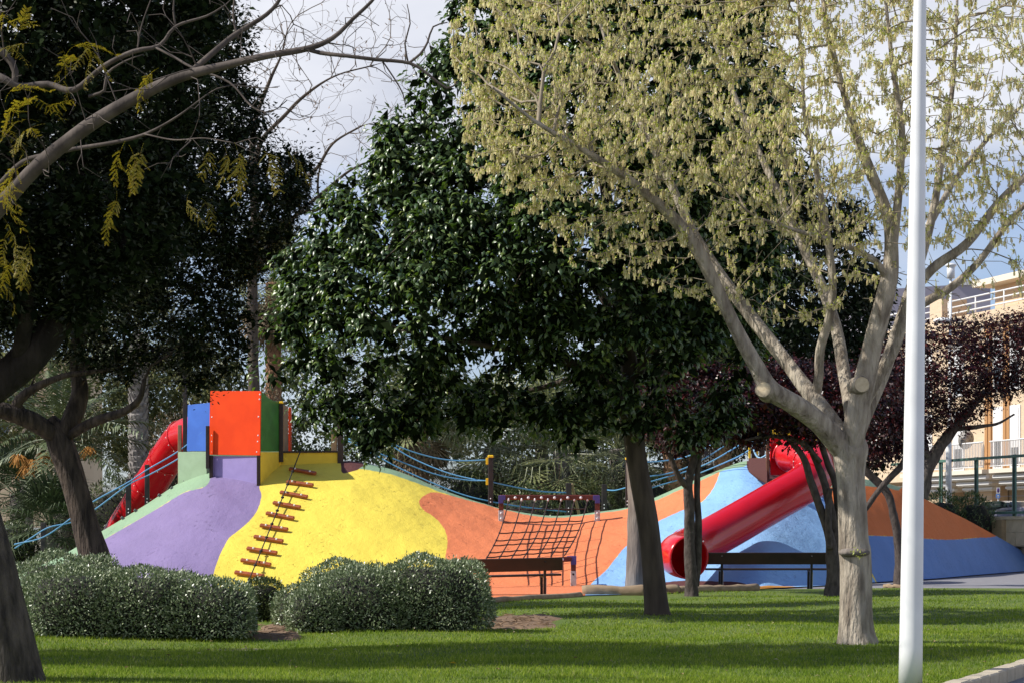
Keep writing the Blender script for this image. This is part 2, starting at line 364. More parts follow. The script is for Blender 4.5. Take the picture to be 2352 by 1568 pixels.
# grey paving behind the lawn on the right, and the pavement beyond the kerb
pu = np.linspace(1560, 4200, 40); pn = lawn_far(pu) - .02
o = mesh('paving', [((u_ - HX) / FPX * d_, d_, -.008) for d_row in (pn, pn * 0 + 150) for u_, d_ in zip(pu, d_row)], [[i, i + 1, 41 + i, 40 + i] for i in range(39)], MAT['paving']); o['kind'] = 'structure'
def kp(s, off, z): q = KA + KD * s + KN * off; return np.array([q[0], q[1], z])
o = mesh('pavement', [kp(-12, .13, -.01), kp(-12, 12, -.01), kp(40, 12, -.01), kp(40, .13, -.01)], [[0, 1, 2, 3]], pmat('pavement_grit', (.26, .25, .25), (.20, .19, .19), scale=60, rough=.95, bump=.4, bscale=120)); o['kind'] = 'structure'
kr = thing('kerb', kp(0, .07, 0), 'pale concrete kerb of short blocks edging the lawn at bottom right', 'kerb')
s = -2.6
while s < 9:
    L = .33 + .02 * rng.uniform(-1, 1); z = .10 + rng.uniform(-.005, .005)
    beam('kerb_stone', kp(s, .07, z / 2 - .03), kp(s + L - .012, .07, z / 2 - .03), .14, z + .06, MAT['kerb'], kr, bevel=.012); s += L

# ------------------------------------------------------------------ play mound: heightfield with painted rubber colours
RIDGE = [(-40, 1345), (60, 1312), (150, 1270), (230, 1221), (331, 1160), (409, 1109), (480, 1071), (540, 1064), (640, 1060), (780, 1058), (819, 1059), (890, 1074), (946, 1093), (1012, 1122), (1071, 1143), (1118, 1157), (1144, 1165),
         (1202, 1176), (1258, 1183), (1312, 1182), (1383, 1173), (1440, 1164), (1496, 1145), (1587, 1105), (1678, 1068), (1720, 1057), (1800, 1056), (1896, 1096), (1978, 1098), (2062, 1116), (2116, 1141), (2162, 1164), (2218, 1191), (2289, 1230), (2352, 1266), (2440, 1312)]
D_RIDGE = [(-40, 50), (1720, 50), (1950, 51), (2116, 54), (2289, 59.5), (2352, 62), (2440, 64.6)]
D_FOOT = [(-40, 47), (400, 44.5), (1100, 44), (1500, 43.4), (1750, 42.6), (1950, 45.2), (2150, 50.5), (2352, 59.7), (2440, 64)]
us = np.arange(-40, 2441, 5.0); nu = len(us)
ridge_px = catmull(RIDGE, n=8); yr = np.interp(us, ridge_px[:, 0], ridge_px[:, 1])
k5 = np.ones(9) / 9; sm = lambda a: np.convolve(np.pad(a, 4, mode='edge'), k5, 'valid')
dr = sm(sm(itp(D_RIDGE, us))); df = sm(sm(itp(D_FOOT, us))); df = np.minimum(df, dr - .4)
zr = CAMH + (HY - yr) * dr / FPX
front = np.where(us < 1745, itp([(u, lawn_far(u) - .06) for u in range(-40, 1800, 40)], us), df - .25); front = np.minimum(front, df - .2)
front = np.where((us >= 1745) & (us < 1900), np.minimum(front, itp([(1745, lawn_far(1745) - .06), (1900, 44)], us)), front)
def prof(t):
    t = np.clip(t, 0, 1); return .78 * t + .22 * (1 - (1 - t) ** 1.9) * np.clip(t / .18, 0, 1) * (2 - np.clip(t / .18, 0, 1))
ts = np.concatenate([np.linspace(-1, 0, 14)[:-1], np.linspace(0, 1, 96), np.linspace(1, 2, 26)[1:]])
rows = []
for t in ts:
    if t < 0: d = df + (df - front) * t; z = np.full(nu, .02)
    elif t <= 1: d = df + (dr - df) * t; z = .02 + (zr - .02) * prof(t)
    else: d = dr + (t - 1) * 5.0; z = .02 + (zr - .02) * (np.cos((t - 1) * np.pi) * .5 + .5) - .03 * (t - 1)
    X = (us - HX) / FPX * d
    if 0 < t < .97: z = z + .5 * (.03 * np.sin(X * 1.7 + d) * np.sin(d * 1.2) + .014 * np.sin(X * 4.3 - d * 2.1) + .010 * np.sin(X * 7.9 + d * 5.1)) * min(1, (1 - t) * 6, t * 8)
    rows.append(np.stack([X, d, z], 1))
MV = np.array(rows)                                           # [row, column, xyz]
SY = HY - (MV[..., 2] - CAMH) / MV[..., 1] * FPX
SX = HX + MV[..., 0] / MV[..., 1] * FPX
def on_mound(x, y, lift=0.0):
    """point of the mound's front surface seen at photo position x, y"""
    j = int(np.clip(round((x - us[0]) / 5.0), 0, nu - 1)); k = int(np.argmin(np.abs(ts - 1)))
    ys = SY[:k + 1, j]; d = np.interp(-y, -ys, MV[:k + 1, j, 1]); p = P(x, y, d); p[2] += lift; return p
nr = len(ts); F = np.array([[i * nu + j, i * nu + j + 1, (i + 1) * nu + j + 1, (i + 1) * nu + j] for i in range(nr - 1) for j in range(nu - 1)])
q = np.stack([SX.ravel(), SY.ravel()], 1)
LAYERS = [
 ('purple', (0.211, 0.159, 0.314), [(-60, 1440), (150, 1290), (240, 1237), (359, 1168), (422, 1130), (478, 1110), (490, 1040), (590, 1040), (596, 1113), (600, 1143), (587, 1177), (562, 1205), (531, 1230), (515, 1252), (500, 1286), (488, 1330), (475, 1440)]),
 ('orange', (0.722, 0.211, 0.082), [(1040, 1138), (1010, 1131), (990, 1130), (971, 1139), (963, 1152), (971, 1168), (996, 1185), (1015, 1205), (1026, 1227), (1028, 1249), (1023, 1274), (1020, 1300), (1005, 1440), (1320, 1440), (1351, 1350), (1390, 1311), (1418, 1276), (1440, 1252), (1507, 1200), (1530, 1188), (1578, 1166), (1612, 1151), (1634, 1127), (1647, 1102), (1655, 1075), (1670, 1030), (1300, 1100)]),
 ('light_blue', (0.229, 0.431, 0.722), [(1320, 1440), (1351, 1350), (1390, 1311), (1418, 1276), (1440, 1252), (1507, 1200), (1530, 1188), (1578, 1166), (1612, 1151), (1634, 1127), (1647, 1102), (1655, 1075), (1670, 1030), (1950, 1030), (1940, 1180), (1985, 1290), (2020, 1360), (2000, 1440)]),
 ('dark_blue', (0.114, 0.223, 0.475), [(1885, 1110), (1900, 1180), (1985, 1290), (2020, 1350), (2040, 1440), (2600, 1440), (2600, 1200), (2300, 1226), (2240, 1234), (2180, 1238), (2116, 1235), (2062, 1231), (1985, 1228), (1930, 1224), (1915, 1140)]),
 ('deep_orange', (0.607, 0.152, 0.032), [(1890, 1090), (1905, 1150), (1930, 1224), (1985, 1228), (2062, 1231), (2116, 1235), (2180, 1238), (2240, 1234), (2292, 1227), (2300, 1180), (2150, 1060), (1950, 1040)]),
 ('green', (0.238, 0.361, 0.221), [(-200, 1420), (60, 1346), (150, 1290), (240, 1237), (359, 1168), (422, 1130), (478, 1110), (484, 1052), (484, 950), (-200, 950)]),
 ('green', (0.238, 0.361, 0.221), [(815, 1074), (890, 1086), (968, 1112), (1027, 1134), (1115, 1159), (1200, 1179), (1258, 1187), (1312, 1186), (1383, 1177), (1440, 1168), (1496, 1152), (1587, 1113), (1650, 1084), (1678, 1075), (1718, 1064), (1722, 1000), (1700, 900), (800, 900)]),
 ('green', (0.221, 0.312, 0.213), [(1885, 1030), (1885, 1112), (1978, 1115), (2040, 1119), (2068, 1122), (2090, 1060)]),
 ('brown', (.095, .030, .026), [(785, 1020), (805, 1034), (833, 1062), (829, 1073), (800, 1084), (784, 1080)]),
 ('brown', (.095, .030, .026), [(1717, 1048), (1745, 1040), (1790, 1040), (1790, 1112), (1745, 1099), (1722, 1083), (1715, 1066)]),
 ('brown', (.095, .032, .030), [(1480, 1400), (1512, 1345), (1540, 1335), (1580, 1332), (1640, 1333), (1690, 1335), (1715, 1341), (1738, 1352), (1735, 1400)]),
 ('ochre', (.50, .22, .03), [(1700, 1360), (1725, 1346), (1780, 1344), (1840, 1350), (1850, 1380)]),
]
mound_m, t, b = new_mat('painted_rubber'); b.inputs['Roughness'].default_value = .75; b.inputs['Specular IOR Level'].default_value = .35
prev = None; base_c = (.76, .605, .075, 1)
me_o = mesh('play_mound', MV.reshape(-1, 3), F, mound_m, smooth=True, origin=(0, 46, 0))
tag(me_o, 'long rubber-covered play mound painted purple, yellow, orange, blue and green', 'play mound')
me = me_o.data
co = t.nodes.new('ShaderNodeTexCoord'); wob = N(t, 'ShaderNodeTexNoise'); wob.inputs['Scale'].default_value = 3.5; wob.inputs['Detail'].default_value = 4; t.links.new(co.outputs['Object'], wob.inputs['Vector'])
wo = M(t, 'MULTIPLY', M(t, 'SUBTRACT', wob.outputs['Fac'], .5), 5.0)
for i, (nm, c, poly) in enumerate(LAYERS):
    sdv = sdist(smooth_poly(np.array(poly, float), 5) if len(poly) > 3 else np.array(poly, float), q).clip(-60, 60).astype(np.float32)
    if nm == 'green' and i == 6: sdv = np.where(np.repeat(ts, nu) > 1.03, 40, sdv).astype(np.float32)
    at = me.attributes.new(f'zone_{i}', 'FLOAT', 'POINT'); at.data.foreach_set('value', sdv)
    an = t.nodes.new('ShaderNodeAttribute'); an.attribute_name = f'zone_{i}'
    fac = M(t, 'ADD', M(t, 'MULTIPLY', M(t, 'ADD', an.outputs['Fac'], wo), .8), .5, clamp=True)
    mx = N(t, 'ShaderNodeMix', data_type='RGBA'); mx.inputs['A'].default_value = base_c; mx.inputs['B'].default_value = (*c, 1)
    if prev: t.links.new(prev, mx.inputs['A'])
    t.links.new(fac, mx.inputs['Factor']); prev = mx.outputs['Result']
# worn, dusty variation of the paint
d1 = N(t, 'ShaderNodeTexNoise'); d1.inputs['Scale'].default_value = 1.1; d1.inputs['Detail'].default_value = 7; t.links.new(co.outputs['Object'], d1.inputs['Vector'])
r1 = N(t, 'ShaderNodeMapRange'); r1.inputs['From Min'].default_value = .3; r1.inputs['From Max'].default_value = .75; r1.inputs['To Min'].default_value = .92; r1.inputs['To Max'].default_value = 1.07; t.links.new(d1.outputs['Fac'], r1.inputs['Value'])
hs = N(t, 'ShaderNodeHueSaturation'); t.links.new(prev, hs.inputs['Color']); t.links.new(r1.outputs[0], hs.inputs['Value']); t.links.new(hs.outputs[0], b.inputs['Base Color'])
# trowelled relief: fine grain, soft waves and small torn dents
def noise(sc, det=5, st=None):
    nz = N(t, 'ShaderNodeTexNoise'); nz.inputs['Scale'].default_value = sc; nz.inputs['Detail'].default_value = det
    if st:
        mp = t.nodes.new('ShaderNodeMapping'); mp.inputs['Scale'].default_value = st; t.links.new(co.outputs['Object'], mp.inputs['Vector']); t.links.new(mp.outputs[0], nz.inputs['Vector'])
    else: t.links.new(co.outputs['Object'], nz.inputs['Vector'])
    return nz.outputs['Fac']
dn = N(t, 'ShaderNodeMapRange'); dn.inputs['From Min'].default_value = .60; dn.inputs['From Max'].default_value = .70; t.links.new(noise(9, 6, (.6, 1.2, 1.2)), dn.inputs['Value'])
patchy = N(t, 'ShaderNodeMapRange'); patchy.inputs['From Min'].default_value = .45; patchy.inputs['From Max'].default_value = .6; t.links.new(noise(1.3, 3), patchy.inputs['Value'])
hgt = M(t, 'SUBTRACT', M(t, 'ADD', M(t, 'MULTIPLY', noise(45, 4), .35), M(t, 'MULTIPLY', noise(5, 6), .8)), M(t, 'MULTIPLY', M(t, 'MULTIPLY', dn.outputs[0], patchy.outputs[0]), .8))
bp = N(t, 'ShaderNodeBump'); bp.inputs['Strength'].default_value = .62; bp.inputs['Distance'].default_value = .06; t.links.new(hgt, bp.inputs['Height']); t.links.new(bp.outputs[0], b.inputs['Normal'])

# ------------------------------------------------------------------ log edging along the lawn
def log(xa, xb, ya, yb, r, label):
    a, c = G(xa, ya), G(xb, yb); a[2] = c[2] = r * .55; n = 14
    pts = np.array([a + (c - a) * i / (n - 1) for i in range(n)]) + np.random.default_rng(int(xa)).normal(size=(n, 3)) * .008
    lg = rod('edging_log', pts, r * (1 + .06 * np.sin(np.linspace(0, 9, n))), MAT['log'], None, 12, rough=.05, seed=int(xa))
    tag(lg, label, 'log', 'weathered logs edging the lawn')
log(1100, 1332, 1385, 1369, .055, 'thin weathered edging log in front of the left bench')
log(1338, 1482, 1366, 1366, .12, 'thick weathered edging log just left of the dark leaning trunk')
log(1478, 1556, 1362, 1361, .10, 'short weathered edging log right behind the dark leaning trunk')
log(1550, 1738, 1361, 1355, .085, 'pale weathered edging log in front of the slide mouth and right bench')
log(2030, 2085, 1348, 1349, .05, 'small flat log piece at the lawn edge beside the white pole')

# ------------------------------------------------------------------ play tower on the left summit
D0 = on_mound(597, 1113)[1] - .02; DL = D0 + .72
tw = thing('play_tower', P(560, 1112, D0 + .5), 'play tower with orange, blue and green panels on top of the mound', 'play tower')
slab('orange_panel', [P(483, 897, DL), P(599, 897, D0), P(597, 1045, D0), P(479, 1043, DL)], .03, MAT['orangep'], tw, .005)['label'] = 'large square bright orange front panel'
gdx = D0 + 1.1
slab('green_panel', [P(600, 898, D0 + .04), P(606, 902, D0 + .2), P(615, 912, D0 + .45), P(628, 919, D0 + .8), P(641, 921, gdx), P(641, 1036, gdx), P(599, 1036, D0 + .04)], .03, MAT['greenp'], tw, .004)['label'] = 'dark green side panel with a curved top corner'
slab('purple_wall', [P(487, 1046, DL + .04), P(594, 1047, D0 + .06), P(594, 1130, D0 + .06), P(487, 1130, DL + .04)], .1, MAT['purplew'], tw, .004)['label'] = 'mauve rendered wall below the orange panel'
slab('yellow_side_wall', [P(598, 1037, D0 + .05), P(643, 1037, gdx + .05), P(643, 1090, gdx + .05), P(598, 1130, D0 + .05)], .08, MAT['yelloww'], tw, .004)
slab('yellow_wall', [P(640, 1038, gdx + .08), P(782, 1037, gdx + .2), P(782, 1092, gdx + .2), P(640, 1092, gdx + .08)], .1, MAT['yelloww'], tw, .004)
slab('blue_panel', [P(431, 929, DL + .55), P(482, 924, DL + .2), P(482, 1035, DL + .2), P(429, 1035, DL + .55)], .03, MAT['bluep'], tw, .004)['label'] = 'blue panel left of the orange one'
slab('green_wall', [P(409, 1037, DL + .6), P(473, 1036, DL + .25), P(475, 1095, DL + .25), P(409, 1125, DL + .6)], .1, MAT['greenw'], tw, .004)
def post(x, y0, y1, d, wpx, m, cap=None, parent=tw, name='post', dpt=None, lean=0):
    wd = wpx * px(d); o = beam(name, P(x, y1, d), P(x + lean, y0, d), wd, dpt or wd, m, parent)
    if cap: beam('cap', P(x + lean, y0 + 1, d), P(x + lean, y0 - 5, d), wd * 1.15, wd * 1.15, cap, o, bevel=.02)
    return o
post(485, 1045, 1125, DL - .03, 8, MAT['brownwood']); post(594, 1045, 1125, D0 + .02, 8, MAT['brownwood'])
post(425, 850, 1040, DL + .65, 9, MAT['blackpost']); post(413, 975, 1115, DL + .66, 8, MAT['tan'])
post(477, 977, 1075, DL - .12, 8, MAT['blackpost'])
post(646, 926, 1060, gdx + .02, 9, MAT['brownwood'], MAT['yellowp'])
post(782, 930, 1082, gdx + .22, 13, MAT['brownwood'], MAT['yellowp'])
post(768, 986, 1036, gdx + .3, 12, MAT['tan'])
slab('side_board', [P(652, 930, gdx + .15), P(662, 932, gdx + .8), P(662, 1036, gdx + .8), P(652, 1036, gdx + .15)], .03, MAT['tan'], tw, .003)
slab('orange_side_board', [P(663, 935, gdx + .85), P(667, 935, gdx + 1.3), P(667, 1036, gdx + 1.3), P(663, 1036, gdx + .85)], .03, MAT['orangep'], tw, .003)
slab('platform', [P(644, 1035, gdx + .04), P(786, 1034, gdx + .16), P(786, 1038, gdx + .16), P(644, 1039, gdx + .04)], 1.5, MAT['brownwood'], tw, .004)
slab('rear_wall', [P(430, 1036, DL + 2.2), P(640, 1036, DL + 2.2), P(640, 1100, DL + 2.2), P(430, 1100, DL + 2.2)], .1, MAT['greenw'], tw, .004)
b0 = None
for (x, y) in [(596, 916), (594, 956), (593, 999), (592, 1013), (590, 1037), (487, 957), (487, 999), (487, 1013), (487, 1037), (597, 905)]:
    f = (x - 483) / 116; b = ball('bolt', P(x, y, DL + (D0 - DL) * f - .01), .02, MAT['bolt'], tw, (1, .5, 1), 8)

# foothold rungs bolted to the yellow slope, and a knotted climbing rope
RUNGS = [(665, 726, 1080, 1091), (659, 720, 1110, 1118), (644, 707, 1134, 1145), (628, 691, 1158, 1169), (612, 676, 1182, 1194), (598, 662, 1210, 1220), (584, 651, 1236, 1247), (568, 637, 1263, 1274), (554, 623, 1290, 1301), (540, 607, 1318, 1327)]
ra = thing('climbing_rungs', on_mound(600, 1250), 'column of ten short wooden foothold rungs on the yellow slope', 'rungs')
for (xa, xb, ya, yb) in RUNGS:
    a, b_ = on_mound(xa, ya), on_mound(xb, yb); m_ = (a + b_) / 2; dx = np.array([b_[0] - a[0], b_[1] - a[1], b_[2] - a[2]])
    a = a + np.array([0, -.05, .05]); b_ = b_ + np.array([0, -.05, .05])
    r_ = beam('rung', a, b_, .09, .075, MAT['rung'], ra, up=(0, -.55, .85), bevel=.012)
    for f in (.22, .78): ball('bolt', a + (b_ - a) * f + np.array([0, -.045, .028]), .026, MAT['bolt'], r_, (1, .6, 1), 8)
A, B = P(690, 1036, gdx - .05), on_mound(574, 1338); B = B + np.array([0, -.35, .0])
rp = thing('climbing_rope', A, 'dark knotted climbing rope hanging from the tower platform down the yellow slope', 'rope')
pts = np.array([A + (B - A) * f + np.array([0, -.05, .10 * (1 - f) ** 2 * 0 - .04 * math.sin(math.pi * f)]) for f in np.linspace(0, 1, 30)])
rod('rope', pts, .014, MAT['blackrope'], rp, 6)
for f in np.linspace(.16, .97, 9): ball('knot', A + (B - A) * f + np.array([0, -.05, .10 * (1 - f) ** 2 * 0 - .04 * math.sin(math.pi * f)]), .042, MAT['blackrope'], rp, (1, 1, .8), 10)

# ------------------------------------------------------------------ climbing net
TD = on_mound(1151, 1194)[1] - .02; TR = on_mound(1373, 1194)[1] - .02
nf = thing('climbing_net', P(1260, 1190, TD), 'black rope climbing net slung between two red-brown timber frames', 'climbing net')
tl, tr_ = P(1147, 1141, TD), P(1377, 1141, TR); wpost = 11 * px(TD)
beam('top_beam', tl + np.array([.0, 0, 0]), tr_, wpost * 1.05, wpost * 1.05, MAT['redbrown'], nf, bevel=.02)
def netpost(x, yt, ym, yb, d):
    o = beam('post', P(x, ym, d), P(x, yt, d), 11 * px(d), 11 * px(d), MAT['redbrown'], nf)
    f_ = beam('steel_foot', P(x, yb, d), P(x, ym, d), 12.5 * px(d), 11 * px(d), MAT['steel'], nf)
    for yy in (.25, .72): ball('bolt', P(x, ym + (yb - ym) * yy, d - .07), .028, MAT['bolt'], f_, (1, .5, 1))
netpost(1151, 1141, 1171, 1197, TD); netpost(1372, 1141, 1171, 1197, TR)
def corner(x0, x1, y0, y1, xs, d, right):
    """L-shaped violet bracket"""
    w_ = 12 * px(d)
    pts = [P(x0, y0, d), P(x1, y0, d), P(x1, y1, d), P(xs, y1, d), P(xs, y0 + 11, d), P(x0, y0 + 11, d)] if right else [P(x0, y0, d), P(x1, y0, d), P(x1, y0 + 11, d), P(xs, y0 + 11, d), P(xs, y1, d), P(x0, y1, d)]
    slab('corner_bracket', pts, w_ * 1.1, MAT['bluecap'], nf, .006)
corner(1145, 1161, 1136.5, 1155, 1156, TD - .075, False); corner(1362, 1378, 1136.5, 1155, 1367, TR - .075, True)
hx = np.linspace(1168, 1349, 7)
for i, x in enumerate(hx):
    d = TD + (TR - TD) * i / 6; e = ball('eye_bolt', P(x, 1147, d - .05), .034, MAT['bolt'], nf, (.8, .8, 1.5), 8)
    if i < 6: ball('bolt', P(x + 15.5, 1142, d - .08), .036, MAT['bolt'], nf, (1, .5, 1), 8)
# lower frame: right foot on the flat, left end nearer and hidden behind bench and bush
BR = P(1319, 1282, 43.6); BLf = P(1076, 1298, 42.2)
beam('bottom_beam', BLf, BR, .11, .11, MAT['redbrown'], nf, bevel=.02)
beam('post', P(1317, 1310, 43.6), P(1317, 1280, 43.6), .11, .11, MAT['redbrown'], nf); fo = beam('steel_foot', P(1317, 1346, 43.6), P(1317, 1310, 43.6), .125, .11, MAT['steel'], nf); ball('bolt', P(1317, 1318, 43.5), .025, MAT['iron'], fo, (1, .5, 1))
beam('post', P(1080, 1345, 42.2), P(1080, 1298, 42.2), .11, .11, MAT['redbrown'], nf)
slab('corner_bracket', [P(1302, 1276, 43.5), P(1324, 1275.5, 43.5), P(1324, 1296, 43.5), P(1311, 1296, 43.5), P(1311, 1288, 43.5), P(1302, 1288, 43.5)], .13, MAT['bluecap'], nf, .006)
for x in (1175, 1206, 1240, 1275, 1292): ball('bolt', P(x, 1282 + (1319 - x) / 243 * 16, 43.5 - (1319 - x) / 243 * 1.4 - .02), .03, MAT['bolt'], nf, (1, .5, 1))
bx = [1112, 1143, 1173, 1202, 1235, 1266, 1297]; by = [1290, 1287, 1284, 1281, 1279, 1276, 1274]
lines = []
for i in range(7):
    a = P(hx[i], 1150, TD + (TR - TD) * i / 6 - .06); c = P(bx[i], by[i], 42.4 + 1.1 * i / 6)
    lines.append(np.array([a + (c - a) * f + np.array([.05 * math.sin(math.pi * f), .05 * math.sin(math.pi * f), -.08 * math.sin(math.pi * f)]) for f in np.linspace(0, 1, 25)]))
    rod('rope', lines[-1], .014, MAT['rope'], nf, 6)
for k, f in enumerate((.14, .33, .48, .61, .72, .82, .91)):
    row = [ln[int(round(f * 24))] for ln in lines]; pts = []
    for i in range(6): pts += [row[i], (row[i] + row[i + 1]) / 2 + np.array([0, 0, -.012])]
    pts.append(row[6]); r_ = rod('rope', catmull(np.array(pts), n=2), .014, MAT['rope'], nf, 6)
    for p_ in row: ball('knot', p_, .026, MAT['rope'], r_, seg=6)

# ------------------------------------------------------------------ slides
def slide_tube(name, pts, r, label, collars, open_end=True, rim=None):
    c = catmull(np.array(pts), step=.12); e = thing(name, c[-1], label, 'slide')
    T = np.gradient(c, axis=0); V1, F1 = tube_geo(c, r, 32, cap=False); V2, F2 = tube_geo(c, r - .025, 32, cap=False)
    nV = len(V1); k = len(c); F = F1 + [[a + nV for a in f[::-1]] for f in F2]
    for j in range(32):
        for s_ in (0, k - 1): F.append([s_ * 32 + j, s_ * 32 + (j + 1) % 32, nV + s_ * 32 + (j + 1) % 32, nV + s_ * 32 + j])
    o = mesh('tube', np.vstack([V1, V2]), F, MAT['slide'], e, True)
    for f in collars:
        i = int(f * (k - 1)); i = min(max(i, 1), k - 2); seg = np.array([c[i] - .03 * T[i] / np.linalg.norm(T[i]), c[i], c[i] + .03 * T[i] / np.linalg.norm(T[i])])
        Vc, Fc = tube_geo(seg, [r + .018, r + .03, r + .018], 32, cap=False); co_ = mesh('collar', Vc, Fc, MAT['slide'], e, True)
        tn = T[i] / np.linalg.norm(T[i]); u_ = np.cross(tn, [0, 0, 1]); u_ /= np.linalg.norm(u_); v_ = np.cross(tn, u_)
        for a in np.linspace(0, 2 * np.pi, 14, endpoint=False): ball('bolt', c[i] + .05 * tn + (r + .012) * (math.cos(a) * u_ + math.sin(a) * v_), .016, MAT['bolt'], co_, seg=6)
    return e, o
P_ = P
sl, _ = slide_tube('tube_slide', [P(1815, 1040, 47.9), P(1858, 1052, 47.2), P(1876, 1082, 46.3), P(1846, 1112, 45.6), P(1780, 1150, 44.9), P(1690, 1202, 44.0), P(1622, 1240, 43.3), P(1586, 1259, 42.8), P(1566, 1268, 42.4), P(1560, 1273, 42.0), P(1568, 1277, 41.6), P(1584, 1280, 41.3)], .45, 'big red plastic tube slide running down the blue slope to the right bench', [.12, .30, .82])
# platform at the head of the slide
pf = thing('slide_platform', P(1790, 1085, 48.2), 'red entry panel with brown and yellow posts at the head of the tube slide', 'platform')
slab('entry_panel', [P(1769, 1003, 48.0), P(1864, 1000, 48.15), P(1864, 1090, 48.15), P(1769, 1090, 48.0)], .05, MAT['slide'], pf, .012)
for r_, n_ in ((.48, 'outer_arch'), (.37, 'inner_arch')):
    c0 = P(1822, 1052, 47.93); V, F = tube_geo(np.array([c0 + np.array([r_ * math.cos(a), 0, r_ * math.sin(a)]) for a in np.linspace(0, math.pi, 22)]), .035, 8); mesh(n_, V, F, MAT['slide'], pf, True)
post(1763, 1010, 1105, 47.95, 7, pmat('chestnut_post', (.17, .075, .035), (.12, .05, .025), scale=8, rough=.5), None, pf)
post(1722, 975, 1068, 48.8, 5, MAT['yellowp'], None, pf); post(1738, 985, 1060, 49.6, 6, MAT['yellowp'], None, pf)
post(1731, 990, 1066, 49.0, 10, MAT['brownwood'], None, pf); post(1750, 1000, 1060, 50.2, 12, MAT['brownwood'], None, pf); post(1875, 1010, 1090, 48.3, 7, MAT['tan'], None, pf); post(1872, 1000, 1080, 50.0, 7, MAT['yellowp'], None, pf)
slab('brown_wall', [P(1719, 1051, 48.5), P(1762, 1050, 48.0), P(1762, 1110, 47.8), P(1740, 1100, 47.9), P(1719, 1082, 48.4)], .1, MAT['brownrub'], pf, .004)
slab('roof_board', [P(1775, 985, 48.6), P(1815, 983, 48.6), P(1815, 1000, 48.6), P(1775, 1000, 48.6)], .04, MAT['yellowp'], pf, .004)
for pts in ([P(1728, 1003, 48.7), P(1730, 1025, 48.5), P(1736, 1043, 48.4), P(1746, 1051, 48.3), P(1762, 1043, 48.1)], [P(1738, 1000, 49.2), P(1745, 1014, 49), P(1752, 1017, 48.8), P(1763, 1010, 48.6)]):
    rod('rope', catmull(np.array(pts), n=6), .022, pmat('pale_blue_rope', (.25, .48, .70), rough=.6), pf, 8)
# far slide behind the left shoulder of the mound
slide_tube('tube_slide', [P(492, 990, 52.0), P(452, 992, 52.4), P(420, 1004, 52.9), P(396, 1032, 53.5), P(370, 1072, 54.2), P(322, 1150, 55.2), P(275, 1225, 56.2), P(262, 1250, 56.6)], .46, 'red tube slide partly hidden behind the left shoulder of the mound', [.22, .42, .6])

# ------------------------------------------------------------------ rope handrails on the ridge
def railing(name, label, posts, ropes, m=MAT['blackpost'], group=None):
    x0 = posts[0]; e = thing(name, P(x0[0], x0[2], x0[3]), label, 'rope railing', group)
    for (x, y0, y1, d, wp, cap) in posts:
        o = beam('post', P(x, y1 + 6, d), P(x, y0, d), wp * px(d), wp * px(d), m, e, bevel=.012)
        if cap: beam('cap', P(x, y0 + 2, d), P(x, y0 - 5, d), wp * 1.15 * px(d), wp * 1.15 * px(d), MAT['yellowp'], o, bevel=.02)
        for dy in (8, 16): ball('bolt', P(x, y1 - dy, d - wp * px(d) * .52), .018, MAT['bolt'], o, (1, .5, 1), 6)
    for r_ in ropes: rod('rope', catmull(np.array([P(*q_) for q_ in r_]), n=6), .017, MAT['bluerope'], e, 6)
    return e
railing('rope_railing', 'blue rope railing on dark posts down the left green shoulder', [(338, 1066, 1160, 50.3, 10, 0), (295, 1098, 1184, 50.3, 11, 0), (100, 1199, 1292, 50.4, 11, 0)],
        [[(475, 983, 49.6), (410, 1035, 50), (339, 1077, 50.2), (295, 1106, 50.2), (212, 1152, 50.3), (166, 1187, 50.3), (100, 1232, 50.3), (33, 1249, 50.5)],
         [(480, 1004, 49.6), (410, 1052, 50), (345, 1088, 50.2), (295, 1112, 50.2), (216, 1170, 50.3), (168, 1197, 50.3), (112, 1210, 50.3), (70, 1235, 50.4), (34, 1258, 50.5)]])
for (x, y, wd_) in ((452, 1086, 'uppermost, nearest the tower'), (422, 1103, 'second below the tower'), (392, 1120, 'third below the tower'), (363, 1136, 'fourth below the tower'), (308, 1171, 'between the two railing posts'), (278, 1188, 'lowest, left of the railing posts')):
    p_ = P(x, y - 2, 49.9); o = beam('hand_grip', p_, p_ + np.array([.1, .02, -.075]), .09, .07, MAT['grip'], None); tag(o, 'grey hand grip on the left green edge, ' + wd_, 'grip', 'hand grips on the left green edge')
mr_ = railing('rope_railing', 'blue rope railing sagging from the play tower to the yellow-capped post', [(1127, 1049, 1160, 50.1, 12, 1)],
        [[(800, 935, 50.2), (833, 968, 50.2), (905, 1019, 50.2), (984, 1047, 50.2), (1052, 1057, 50.2), (1120, 1055, 50.1)],
         [(800, 945, 51.2), (850, 985, 51.2), (930, 1042, 51), (1020, 1082, 50.6), (1090, 1100, 50.3), (1120, 1103, 50.1)],
         [(800, 1006, 50.2), (850, 1032, 50.2), (905, 1053, 50.2), (996, 1087, 50.2), (1068, 1101, 50.2), (1120, 1103, 50.1)],
         [(800, 1012, 51.0), (860, 1043, 51), (930, 1080, 50.8), (1046, 1129, 50.5), (1124, 1150, 50.4), (1200, 1163, 50.8), (1300, 1174, 51.8)],
         [(1130, 1106, 50.1), (1160, 1113, 50.4), (1218, 1124, 51), (1260, 1129, 51.5), (1300, 1130, 51.8)]])
for yy in (1058, 1105): beam('rope_clamp', P(1116, yy, 50.1), P(1123, yy, 50.1), .12, .17, MAT['yellowp'], mr_)
rr_ = railing('rope_railing', 'pair of dark posts behind the saddle of the mound, joined by blue rope', [(1306, 1108, 1182, 52.0, 13, 0), (1388, 1111, 1174, 52.0, 12, 0)], [[(1392, 1124, 52), (1412, 1125, 51.6), (1437, 1119, 50.6)]])
beam('stay', P(1313, 1110, 52.1), P(1330, 1180, 52.6), .06, .06, MAT['tan'], rr_)
